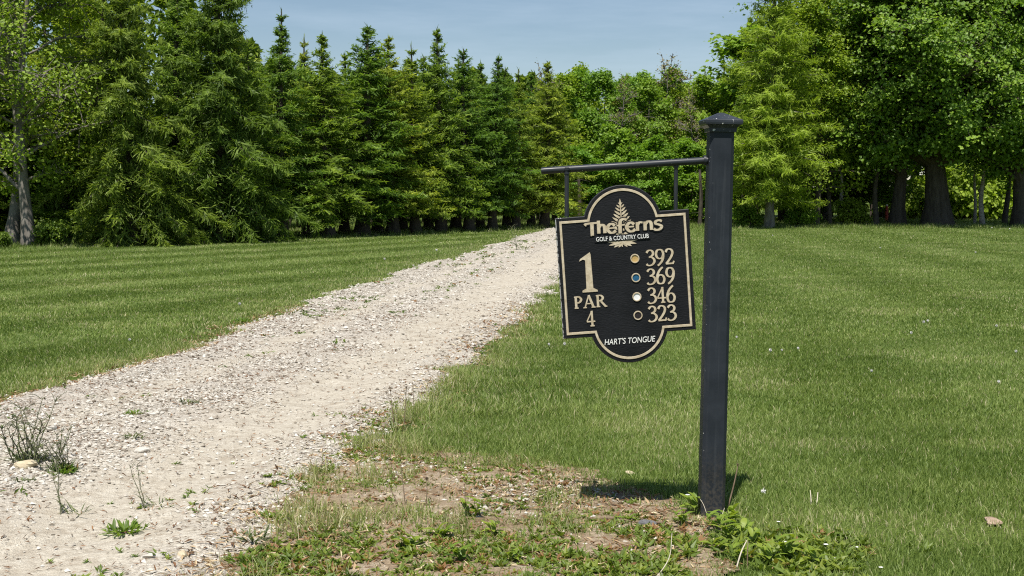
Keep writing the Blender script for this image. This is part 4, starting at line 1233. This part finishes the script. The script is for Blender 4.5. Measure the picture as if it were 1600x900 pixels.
# ------------------------------------------------------------------ ground cover and litter
def ground_z(x, y):
    t = path_t(x, y)
    return gz(x, y) + np.where((t > 0) & (t < 1), path_h(t, x, y), .006)
M['weed'] = leaf_mat("weed_leaves", [(0, (.075, .120, .020)), (.45, (.150, .215, .030)), (.75, (.245, .290, .042)), (.85, (.28, .14, .06)), (1, (.34, .20, .09))], .36, .4, 0, 0)
M['litter'] = leaf_mat("dry_plant_litter", [(0, (.10, .055, .03)), (.35, (.23, .12, .06)), (.6, (.38, .25, .14)), (1, (.58, .49, .33))], .1, .2, 0, 0)
def build_cover():
    rng = np.random.default_rng(17)
    b, lt = MB(), MB()
    # rosettes of small leaves
    N = 34000
    x = rng.uniform(-2.2, 1.7, N); y = rng.uniform(4.4, 9.5, N)
    dm = dirt_mask(x, y); t = path_t(x, y)
    cl = fbm(x * 2.6, y * 2.6, 55, 4)
    low = np.clip((6.3 - y) / .8, 0, 1)
    pale = np.exp(-(((x - .02) / .45) ** 2 + ((y - 6.75) / .28) ** 2))       # the bare strip of pale soil
    right = np.clip((x - .3) / .6, 0, 1)
    pr = np.where(dm, np.clip((cl - .42 + .17 * low) * 4.5, 0, 1) * (1 - .93 * pale), 0)
    edge = np.exp(-np.abs(t - 1.0) / .06) * (y < 11)
    pr = np.maximum(pr, edge * np.clip((cl - .46) * 4, 0, .8) * (~dm) * .8)
    corner = np.exp(-(((x - 1.05) / .55) ** 2 + ((y - 5.55) / .45) ** 2))
    pr = np.maximum(pr, corner * np.clip((cl - .36) * 4, 0, 1))
    k = rng.random(N) < pr * .75
    x, y, cl, corner = x[k], y[k], cl[k], corner[k]; n0 = len(x)
    nl = 7
    X, Y = np.repeat(x, nl), np.repeat(y, nl); S = np.repeat(rng.uniform(.011, .032, n0) * (1 + .7 * corner + .45 * np.clip((6.2 - y) / .6, 0, 1)), nl)
    az = rng.uniform(0, 6.283, n0 * nl); el = rng.uniform(.05, .9, n0 * nl)
    d = np.stack([np.cos(az) * np.cos(el), np.sin(az) * np.cos(el), np.sin(el)], -1)
    nn = unit(np.stack([-np.cos(az) * np.sin(el), -np.sin(az) * np.sin(el), np.cos(el)], -1) + rng.normal(0, .25, (n0 * nl, 3)))
    c = np.stack([X, Y, ground_z(X, Y)], -1) + d * S[:, None] * .62
    tb = np.where(rng.random(n0) < .10 * (1 - corner), rng.uniform(.82, 1, n0), np.clip(rng.uniform(.15, .66, n0) + .12 * corner, 0, .74))
    b.leaves(c, nn, d, S * rng.uniform(.8, 1.3, n0 * nl), S * rng.uniform(.26, .5, n0 * nl), np.clip(np.repeat(tb, nl) + rng.normal(0, .06, n0 * nl), 0, 1), .1)
    # scattered sprigs along the crown of the track and its left edge
    N = 26000
    x = rng.uniform(-8, 2, N); y = rng.uniform(4.6, 42, N); t = path_t(x, y)
    cl = fbm(x * 1.3, y * 1.3, 58, 4)
    pr = np.clip((cl - .50) * 5, 0, 1) * (np.exp(-((t - .20) / .13) ** 2) + .8 * np.exp(-((t - .50) / .07) ** 2) + .9 * np.exp(-(t / .05) ** 2) + .9 * np.exp(-((t - 1) / .05) ** 2)) * ((t > -.02) & (t < 1.02))
    k = rng.random(N) < pr * .42
    x, y = x[k], y[k]; n0 = len(x); nl = 6
    X, Y = np.repeat(x, nl), np.repeat(y, nl)
    X = X + rng.normal(0, .022, n0 * nl); Y = Y + rng.normal(0, .022, n0 * nl)
    S = np.repeat(rng.uniform(.02, .05, n0) * (1 + .02 * y), nl)
    az = rng.uniform(0, 6.283, n0 * nl); el = rng.uniform(.1, 1.1, n0 * nl)
    d = np.stack([np.cos(az) * np.cos(el), np.sin(az) * np.cos(el), np.sin(el)], -1)
    nn = unit(rng.normal(0, .5, (n0 * nl, 3)) + UP)
    c = np.stack([X, Y, ground_z(X, Y)], -1) + d * S[:, None] * .45
    tb = np.where(rng.random(n0) < .12, rng.uniform(.82, 1, n0), rng.uniform(.0, .45, n0))
    b.leaves(c, nn, d, S, S * .22 * (1 + .03 * np.repeat(y, nl)), np.repeat(tb, nl))
    tag(b.build("ground_cover", M['weed']), "low green weeds creeping over bare earth and gravel", "weeds", kind='stuff')
    # litter: dead stems and leaf scraps lying flat
    N = 110000
    x = rng.uniform(-6, 2, N); y = 4.4 + 13.6 * rng.random(N) ** 1.5; dm = dirt_soft(x, y) > .1; t = path_t(x, y)
    cl = fbm(x * 1.9, y * 1.9, 66, 4)
    pr = np.where(dm & (t > 1), 1.6 * np.clip((cl - .25) * 3, .1, 1), 0)
    inside = (t > 0) & (t < 1)
    pr = np.where(inside, .13 + .55 * np.clip((cl - .47) * 5, 0, 1) * coarse(t) + .5 * np.exp(-t / .05) + .5 * np.exp(-(1 - t) / .06), pr)
    pr = np.where((t > -.12) & (t <= 0), .7, pr); pr = np.where((t >= 1) & (t < 1.1) & ~dm, .6, pr)
    k = (rng.random(N) < pr) & (np.abs(x) < .42 * y + .3)
    x, y, t = x[k], y[k], t[k]; n0 = len(x)
    az = rng.uniform(0, 6.283, n0)
    d = np.stack([np.cos(az), np.sin(az), rng.normal(0, .14, n0)], -1)
    L = rng.uniform(.012, .055, n0) * (1 + .04 * y) * np.where((t > .08) & (t < .92), .62, 1)
    c = np.stack([x, y, ground_z(x, y) + .006 + .006 * rng.random(n0)], -1)
    tint = np.where((t > .08) & (t < .92), rng.uniform(0, .45, n0), rng.uniform(.1, 1, n0))
    lt.leaves(c, unit(UP + rng.normal(0, .35, (n0, 3))), d, L, L * rng.uniform(.06, .22, n0) + .0015, tint)
    tag(lt.build("plant_litter", M['litter']), "dry brown stems and leaf scraps lying on earth and gravel", "litter", kind='stuff')
build_cover()

# ------------------------------------------------------------------ plants one can point to
M['stem'] = simple_mat("dry_brown_stems", (.11, .075, .05), (.24, .18, .12), 40, .9)
M['straw'] = simple_mat("bleached_straw", (.48, .42, .32), (.68, .62, .50), 40, .9)
M['fluff'] = simple_mat("white_seed_fluff", (.74, .73, .70), (.86, .85, .83), 60, .95)
M['stem_green'] = simple_mat("green_stems", (.09, .13, .03), (.17, .21, .05), 30, .8)
M['weed_stem'] = simple_mat('grey_green_weed_stems', (.075, .080, .045), (.15, .155, .09), 30, .85)
M['broad'] = leaf_mat("fresh_broad_leaves", [(0, (.12, .20, .022)), (.5, (.20, .29, .034)), (1, (.30, .37, .055))], .42, .5, .08, .01)
M['grey_weed'] = leaf_mat("grey_green_weed", [(0, (.055, .075, .028)), (.5, (.11, .14, .05)), (1, (.19, .22, .09))], .3, .3, .08, .01)

def leaf_blade(b, p0, az, el, L, W, tint, curl=.5, n=6):
    """one broad lanceolate leaf, folded on its midrib and arching over"""
    u = np.linspace(0, 1, n)
    e = el - curl * u * 1.6
    dx = np.concatenate([[0], np.cumsum(np.cos(e[:-1]) * L / (n - 1))]); dz = np.concatenate([[0], np.cumsum(np.sin(e[:-1]) * L / (n - 1))])
    w = W * np.sin(np.pi * np.clip(u * .93 + .05, 0, 1)) ** .75 * .5
    c, s_ = math.cos(az), math.sin(az)
    mid = np.stack([p0[0] + dx * c, p0[1] + dx * s_, p0[2] + dz], -1)
    side = np.array((-s_, c, 0))
    lft = mid + side * w[:, None] + UP * (w * .35)[:, None]; rgt = mid - side * w[:, None] + UP * (w * .35)[:, None]
    V = np.vstack([lft, mid, rgt]); F = []
    for i in range(n - 1): F += [(i, n + i, n + i + 1, i + 1), (n + i, 2 * n + i, 2 * n + i + 1, n + i + 1)]
    b.add(V, F, tint, True)
def leafy(seed, n=9, h=.10, L=.11, W=.035):
    rng = np.random.default_rng(seed)
    t = thing('leafy_weed', None, None)
    st, lv = MB(), MB()
    for k in range(3):
        a = rng.random() * 6.28; q = np.array((math.cos(a), math.sin(a), 0)) * h * .5
        pts = np.array([(0, 0, -.01), q * .4 + UP * h * .5, q + UP * h]); st.tube(pts, [.003, .0025, .0015], 5, .4, False)
        for m_ in range(n // 3 + 1):
            f = rng.uniform(.15, 1); p0 = pts[0] * (1 - f) + pts[2] * f
            leaf_blade(lv, p0, rng.random() * 6.28, rng.uniform(.35, 1.2), L * rng.uniform(.6, 1.15), W * rng.uniform(.7, 1.2), rng.uniform(.1, 1), rng.uniform(.3, .8))
    st.build('stem', M['stem_green'], t); lv.build('foliage', M['broad'], t)
    return t
lp = [leafy(1), leafy(2, 12, .13, .10, .032), leafy(3, 9, .06, .085, .034)]
used = [False] * 3
G3 = "fresh leafy weeds round the post"
leafy_spots = [(1084, 806, 0, 1.25, "leafy weed at the post's left foot with a white flower beside it"),
 (1068, 822, 1, .85, "small leafy weed left of the post foot, nearest the dark debris"),
 (1118, 830, 1, 1.0, "leafy weed directly in front of the post foot"),
 (1144, 822, 0, 1.15, "leafy weed at the post's right foot"),
 (1165, 836, 2, 1.2, "low bright leafy weed just right of the post"),
 (1140, 846, 1, 1.1, "bright leafy weed in front and right of the post"),
 (1180, 856, 0, 1.0, "bright leafy weed halfway between the post and the lower right dandelions"),
 (1120, 862, 2, 1.1, "low leafy weed below the post, beside a pale dead stalk"),
 (1160, 880, 1, 1.0, "leafy weed at the lower edge, left of the biggest yellow green clump"),
 (1200, 884, 0, 1.1, "leafy weed in the yellow green clump at the lower edge"),
 (1232, 876, 1, 1.25, "largest upright yellow green leafy weed at the lower edge"),
 (1268, 888, 0, 1.1, "leafy weed at the right end of the lower clump"),
 (738, 812, 1, 1.1, "leafy weed with upright dark leaves in the bare earth, left of the middle"),
 (690, 842, 2, 1.2, "flat leafy weed in front of the upright leafed one in the bare earth"),
 (770, 840, 0, .9, "leafy weed right of the upright leafed one, lower middle"),
 (640, 858, 2, 1.2, "broad flat weed at the lower middle, left of the leafy group"),
 (720, 880, 1, 1.0, "bushy weed at the lower middle edge of the picture"),
 (805, 880, 0, .8, "weed at the lower edge, right of the bushy one in the middle"),
 (980, 818, 2, .8, "dark leaved weed in the shade of the debris left of the post")]
for px, py, v, sc, lab in leafy_spots:
    t = lp[v] if not used[v] else copy_tree(lp[v]); used[v] = True
    w = at(px, py); t.location = (w.x, w.y, gzf(w.x, w.y)); t.scale = (sc * .68, sc * .68, sc * .58); t.rotation_euler = (0, 0, px * 1.3); t.name = 'leafy_weed'
    tag(t, lab, "weed", G3 if px > 1000 else "leafy weeds in the bare earth")

# weed clumps growing in the gravel
def clump(seed, n=26, L=.12, W=.012, stems=0, mat='grey_weed'):
    rng = np.random.default_rng(seed); t = thing('gravel_weed', None, None); lv = MB()
    for k in range(n):
        a = rng.random() * 6.28; r = rng.uniform(0, .055)
        leaf_blade(lv, np.array((math.cos(a) * r, math.sin(a) * r, 0)), a + rng.normal(0, .5), rng.uniform(.1, 1.1), L * rng.uniform(.5, 1.1), W * rng.uniform(.7, 1.3), rng.random(), rng.uniform(.1, .5), 4)
    sprigs = []
    if stems:
        st = MB()
        for k in range(stems):
            a = rng.random() * 6.28; hh = rng.uniform(.12, .24)
            p0 = np.array((rng.normal(0, .06), rng.normal(0, .04), 0)); p1 = p0 + np.array((math.cos(a) * .09, math.sin(a) * .09, hh))
            pts = limb_pts(p0, p1, rng, 5); st.tube(pts, np.linspace(.0028, .0014, 5), 4, .3, False); sprigs += [(pts[i_ % 4 + 1] if i_ < 8 else (pts[i_ % 4] + pts[i_ % 4 + 1]) / 2) for i_ in range(14)]
            for m_ in range(5):
                q = pts[rng.integers(1, 5)]; a2 = rng.random() * 6.28
                e = q + np.array((math.cos(a2) * .05, math.sin(a2) * .05, rng.uniform(.01, .05)))
                st.tube(np.array([q, (q + e) / 2 + UP * .006, e]), [.0018, .0014, .001], 3, .3, False)
        st.build('stem', M['weed_stem'], t)
    for q in sprigs: leaf_blade(lv, q, rng.random() * 6.28, rng.uniform(.0, 1.1), rng.uniform(.015, .038), .006, rng.random(), .3, 4)
    lv.build('foliage', M[mat], t)
    return t
cl_p = {'big': clump(1, 90, .085, .007, 12), 'low': clump(2, 40, .062, .0075), 'flat': clump(3, 95, .040, .008, 0, 'shrub'), 'thin': clump(4, 14, .12, .007, 2)}
cu = {}
for px, py, k, sc, lab in [(48, 737, 'big', 1.35, "tall branching grey green weed on the gravel at the far left"),
   (96, 748, 'big', .9, "upright grey weed just right of the tall branching one"), (98, 752, 'flat', 1.3, "flat green clump at the foot of the upright grey weed"),
   (205, 702, 'low', 1.1, "bright green tuft in the gravel right of the tall branching weed"), (210, 663, 'flat', 1.0, "flat tuft above the bright green tuft on the gravel"),
   (294, 643, 'low', 1.1, "wide green tuft near the middle of the gravel track"), (196, 838, 'flat', 1.5, "round dark green mat on the near gravel"),
   (122, 808, 'thin', .9, "sparse sprawling weed left of the round dark green mat"), (36, 768, 'low', .8, "small green tuft under the pale rock at the far left"),
   (620, 672, 'low', 1.3, "green clump at the foot of the three brown stalks by the track edge"), (560, 694, 'flat', 1.2, "flat weed at the track's right edge below the brown stalks"),
   (500, 742, 'flat', 1.2, "flat weed at the track's right edge beside a thin curved stalk"), (430, 812, 'flat', 1.4, "flat rosette between track and earth, lower left of the middle"),
   (395, 850, 'low', 1.3, "green weed at the track's near right edge"), (382, 876, 'flat', 1.4, "rosette at the track's right edge near the picture's bottom"),
   (765, 404, 'low', 2.2, "dark green tuft far up the middle of the track"), (820, 394, 'thin', 2.4, "spindly tuft near the far end of the track"),
   (377, 506, 'flat', 2.0, "dark clump where the left lawn meets the gravel"), (690, 612, 'low', 1.4, "clump hanging over the track's right edge"),
   (248, 800, 'thin', .8, "thin dry sprig on the near gravel right of the mat")]:
    t = cl_p[k] if k not in cu else copy_tree(cl_p[k]); cu[k] = 1
    w = at(px, py); z = float(ground_z(np.array([w.x]), np.array([w.y]))[0])
    t.location = (w.x, w.y, z - .004); t.scale = (sc,) * 3; t.rotation_euler = (0, 0, px * .9); t.name = 'gravel_weed'
    tag(t, lab, "weed", "weeds growing in and beside the gravel")

# dry stalks, seed heads, twigs, flowers
def stalk(pts_px, label, mat='stem', r=.003, head=None, name='dry_stalk', cat="stalk", group="dry stalks in the verge"):
    base = at(*pts_px[0]); Y = base.y
    loc = Vector((base.x, Y, gzf(base.x, Y)))
    t = thing(name, label, cat, loc, 0, group)
    b = MB(); pts = [np.array(P(px, py, Y + .02 * k) - base) for k, (px, py) in enumerate(pts_px)]
    pts[0] = np.array((0, 0, -.01))
    q = np.array(smooth3(pts))
    b.tube(q, np.linspace(r, r * .6, len(q)), 5, .4)
    b.build('stem', M[mat], t)
    if head:
        h = MB(); rng = np.random.default_rng(len(label)); c = q[-1]
        for k in range(60):
            d = unit(rng.normal(0, 1, 3)); d[2] = abs(d[2]) * 1.3 if head[1] == 'stem' else d[2]
            h.tube(np.array([c, c + d * head[0] * rng.uniform(.6, 1)]), [head[0] * .10, head[0] * .05], 3, .5, False)
        h.build('seed_head', M[head[1]], t)
    return t
def smooth3(p, n=5):
    p = np.array(p)
    if len(p) == 2: return [p[0] + (p[1] - p[0]) * k / 4 for k in range(5)]
    q = np.vstack([2 * p[0] - p[1], p, 2 * p[-1] - p[-2]]); o = []
    for i in range(1, len(q) - 2):
        for k in range(n):
            t = k / n
            o.append(.5 * ((2 * q[i]) + (-q[i - 1] + q[i + 1]) * t + (2 * q[i - 1] - 5 * q[i] + 4 * q[i + 1] - q[i + 2]) * t * t + (-q[i - 1] + 3 * q[i] - 3 * q[i + 1] + q[i + 2]) * t ** 3))
    o.append(p[-1]); return o
for pts, lab, kw in [
 ([(617, 668), (613, 640), (610, 611)], "leftmost of the three dark stalks at the track's right edge", dict(head=(.010, 'stem'))),
 ([(631, 668), (633, 640), (635, 606)], "middle of the three dark stalks at the track's right edge", dict(head=(.010, 'stem'))),
 ([(648, 645), (646, 622), (645, 596)], "rightmost, thinnest of the three dark stalks at the track's right edge", {}),
 ([(634, 794), (630, 760), (627, 730)], "upright dark stalk in the bare earth without a seed head", {}),
 ([(664, 796), (667, 770), (666, 750)], "dark stalk in the bare earth with a grey seed head", dict(head=(.013, 'stem'))),
 ([(627, 796), (615, 775), (606, 756)], "leaning thin stalk in the bare earth beside the upright one", {}),
 ([(505, 734), (504, 712), (513, 703)], "thin curved stalk at the track's right edge", dict(mat='stem_green', r=.0022)),
 ([(728, 812), (727, 785), (726, 758)], "reddish stalk among the upright leaves in the bare earth", {}),
 ([(1135, 798), (1146, 760), (1153, 727)], "crooked grey stalk leaning right beside the post", dict(head=(.010, 'stem'), r=.0045)),
 ([(1187, 832), (1192, 800), (1193, 766)], "dandelion stalk with a spent head right of the post", dict(head=(.014, 'fluff'), mat='stem_green')),
 ([(1148, 892), (1158, 862), (1167, 843)], "bleached pale stalk lying slanted below the post", dict(mat='straw', r=.0038)),
 ([(1168, 888), (1168, 862), (1169, 845)], "reddish upright stalk next to the bleached slanted one", {}),
 ([(1100, 806), (1106, 780), (1097, 740)], "thin grass stalk with a brown head in front of the post's left side", dict(mat='straw', r=.0016, head=(.009, 'stem'))),
 ([(1117, 806), (1122, 760), (1125, 692)], "tall thin grass stalk in front of the post's right side", dict(mat='straw', r=.0016, head=(.010, 'stem'))),
 ([(1108, 812), (1100, 790), (1093, 778)], "short pale blade leaning across the post foot", dict(mat='straw', r=.0018)),
 ([(1120, 824), (1127, 808), (1132, 793)], "pale blade slanting right across the post foot", dict(mat='straw', r=.002)),
 ([(1268, 790), (1267, 776), (1266, 766)], "left of two bleached stubs standing in the right lawn", dict(mat='straw', r=.0032)),
 ([(1275, 791), (1277, 780), (1278, 769)], "right of two bleached stubs standing in the right lawn", dict(mat='straw', r=.0032)),
 ([(1020, 905), (1045, 872), (1050, 832)], "forked pale straw stalk at the lower edge left of the post", dict(mat='straw', r=.0026))]:
    stalk(pts, lab, **kw)
def lying(pts_px, label, r, mat):
    base = at(*pts_px[0]); t = tag(None or lying_mesh(pts_px, base, r, mat), label, "twig", "twigs lying on the ground")
def lying_mesh(pts_px, base, r, mat):
    b = MB(); pts = [np.array(at(*q)) - np.array(base) + UP * r * (.8 + .5 * (k % 2)) for k, q in enumerate(pts_px)]
    q = np.array(smooth3(pts)); b.tube(q, np.linspace(r, r * .55, len(q)), 6, .5)
    return b.build('twig', M[mat], None, (base.x, base.y, gzf(base.x, base.y) + .004))
lying([(916, 824), (930, 819), (945, 823), (962, 822)], "pale forked twig lying at the dark debris left of the post", .004, 'straw')
lying([(842, 810), (872, 812), (905, 814), (930, 812)], "thin straight twig lying left of the dark debris", .0028, 'straw')
lying([(915, 817), (950, 816), (990, 820), (1040, 824)], "dark weathered stick half buried left of the post", .011, 'stem')
lying([(140, 872), (150, 860), (158, 852)], "small dark twig lying on the near gravel", .003, 'stem')
lying([(650, 845), (665, 828), (690, 820)], "thin brown twig lying in the lower middle weeds", .0026, 'stem')

def rock(seed, r, label, px, py, mat, flat=.6, name='rock'):
    rng = np.random.default_rng(seed); bm_ = MB()
    cuts = [np.append(unit(rng.normal(0, 1, 3)), rng.uniform(.55, .95)) for _ in range(13)]
    nth, nph = 14, 8; V = []
    for i in range(nph + 1):
        ph = math.pi * i / nph
        for j in range(nth):
            th = 2 * math.pi * j / nth
            d = np.array((math.sin(ph) * math.cos(th), math.sin(ph) * math.sin(th), math.cos(ph)))
            k = 1.25
            for cn in cuts:
                dv = float(d @ cn[:3])
                if dv > .05: k = min(k, cn[3] / dv)
            k *= 1 + .05 * (rng.random() - .5)
            V.append(d * r * k * np.array((1.25, .9, flat)))
    F = [(i * nth + j, (i + 1) * nth + j, (i + 1) * nth + (j + 1) % nth, i * nth + (j + 1) % nth) for i in range(nph) for j in range(nth)]
    bm_.add(V, F, rng.uniform(.4, .9))
    w = at(px, py); z = float(ground_z(np.array([w.x]), np.array([w.y]))[0])
    o = bm_.build(name, mat, None, (w.x, w.y, z + r * flat * .35)); o.rotation_euler = (0, 0, seed)
    return tag(o, label, "rock", "larger rocks lying in the gravel and earth")
M['rock_yellow'] = simple_mat("yellowish_limestone", (.40, .33, .22), (.55, .48, .34), 30, .9, .5)
M['rock_white'] = simple_mat("white_limestone", (.40, .37, .32), (.58, .55, .49), 30, .9, .5)
M['rock_grey'] = simple_mat("grey_stone", (.10, .10, .105), (.20, .20, .21), 30, .85, .5)
rock(3, .050, "yellowish rock under the tall branching weed at the far left", 36, 747, M['rock_yellow'])
rock(5, .042, "white angular stone behind the upright grey weed", 82, 690, M['rock_white'])
rock(7, .034, "white stone lying alone beside the bright green tuft", 220, 719, M['rock_white'])
rock(9, .032, "smooth grey stone in the debris left of the post", 1013, 824, M['rock_grey'], .7)
rock(11, .030, "white stone under the dark leaves left of the post", 928, 814, M['rock_white'])
rock(13, .036, "flat pale stone on the near gravel by the small twig", 240, 886, M['rock_white'], .4)
rock(15, .026, "pale stone on the near gravel below the flat pale one's left", 285, 879, M['rock_yellow'], .5)
rock(17, .045, "pinkish clod of earth in the right lawn", 1549, 819, simple_mat('dry_clod', (.20, .13, .09), (.42, .32, .24), 50, .95, .8), .35, 'earth_clod')
rock(19, .034, "pale stone at the edge of tall grass in the bare earth", 590, 694, M['rock_white'], .5)
rock(21, .026, "pale stone half sunk in the lawn behind the bare earth", 985, 742, M['rock_yellow'], .35)

# dandelion clocks dotted over the lawn
def clock():
    t = thing('dandelion_clock', None, None); rng = np.random.default_rng(8)
    s_ = MB(); s_.tube(np.array([(0, 0, -.01), (.004, 0, .04), (.002, .003, .085)]), [.0022, .002, .0018], 5, .5, False); s_.build('stem', M['stem_green'], t)
    h = MB()
    for k in range(150):
        d = unit(rng.normal(0, 1, 3)); h.tube(np.array([(.002, .003, .088), np.array((.002, .003, .088)) + d * .021 * rng.uniform(.75, 1.05)]), [.0009, .0020], 3, .5, False)
    h.build('seed_head', M['fluff'], t)
    return t
ck = clock(); first = True
for px, py, sc in [(882, 548, 1.3), (858, 546, 1.0), (1205, 560, 1.3), (1222, 556, .9), (1247, 554, 1.0), (1424, 530, 1.2), (1443, 512, 1.3), (1450, 508, 1.1), (1556, 518, 1.2), (1524, 400, 1.6),
                   (1376, 393, 1.6), (1207, 373, 1.8), (1150, 536, 1.0), (600, 412, 2.0), (683, 398, 2.2), (375, 486, 1.6), (203, 540, 1.2), (1586, 558, 1.1), (1561, 606, 1.0), (1362, 588, .9), (1550, 361, 2.2), (1578, 363, 2.2)]:
    t = ck if first else copy_tree(ck); first = False
    w = at(px, py); t.location = (w.x, w.y, gzf(w.x, w.y)); t.scale = (sc * .5, sc * .5, sc * .6); t.rotation_euler = (R(px % 9), R(py % 7), px * .4); t.name = 'dandelion_clock'
    tag(t, "small white dandelion clock standing in the mown lawn", "dandelion", "white dandelion clocks in the lawn")
# white flowers among the leaves by the post
def flower(px, py, h, label, sc=1.0):
    base = at(px, py); t = thing('white_flower', label, "flower", (base.x, base.y, gzf(base.x, base.y)), 0, "white flowers near the post")
    s_ = MB(); s_.tube(np.array([(0, 0, -.01), (.003, 0, h * .5), (0, -.004, h)]), [.002, .0018, .0015], 5, .5, False); s_.build('stem', M['stem_green'], t)
    p_ = MB()
    for k in range(7): leaf_blade(p_, np.array((0, -.004, h)), k * .9, .6, .010 * sc, .007 * sc, .5, .2, 4)
    p_.build('petal', M['fluff'], t)
flower(1074, 800, .075, "white flower at the post's left foot", 1.3)
flower(1216, 826, .03, "white flower head lying right of the post, farthest of the lower right ones")
flower(1226, 858, .03, "white flower right of the post in front of the fresh leaves", 1.2)
flower(1290, 862, .03, "white flower at the right end of the leafy clump", 1.2)
flower(1338, 864, .025, "white flower in the grass right of the leafy clump", 1.1)
flower(1303, 880, .02, "white flower low in the grass at the lower edge", 1.1)
flower(1376, 894, .02, "rightmost white flower at the lower edge", 1.1)
# red post beneath the maples
b = MB(); mm = thing('marker_post', "short red marker post between the trunks left of the maples", "post", ((1383 - 800) / FPX * 64.4, 64.2, gzf((1383 - 800) / FPX * 64.4, 64.2)))
b.tube(np.array([(0, 0, -.1), (0, 0, .55), (0, 0, .72)]), [.07, .07, .05], 10); b.build('shaft', simple_mat("faded_red_paint", (.42, .045, .03), (.55, .10, .07), 10, .6), mm)
b = MB(); b.tube(np.array([(0, 0, .72), (0, 0, .80)]), [.055, .03], 10); b.build('cap', M['fluff'], mm)
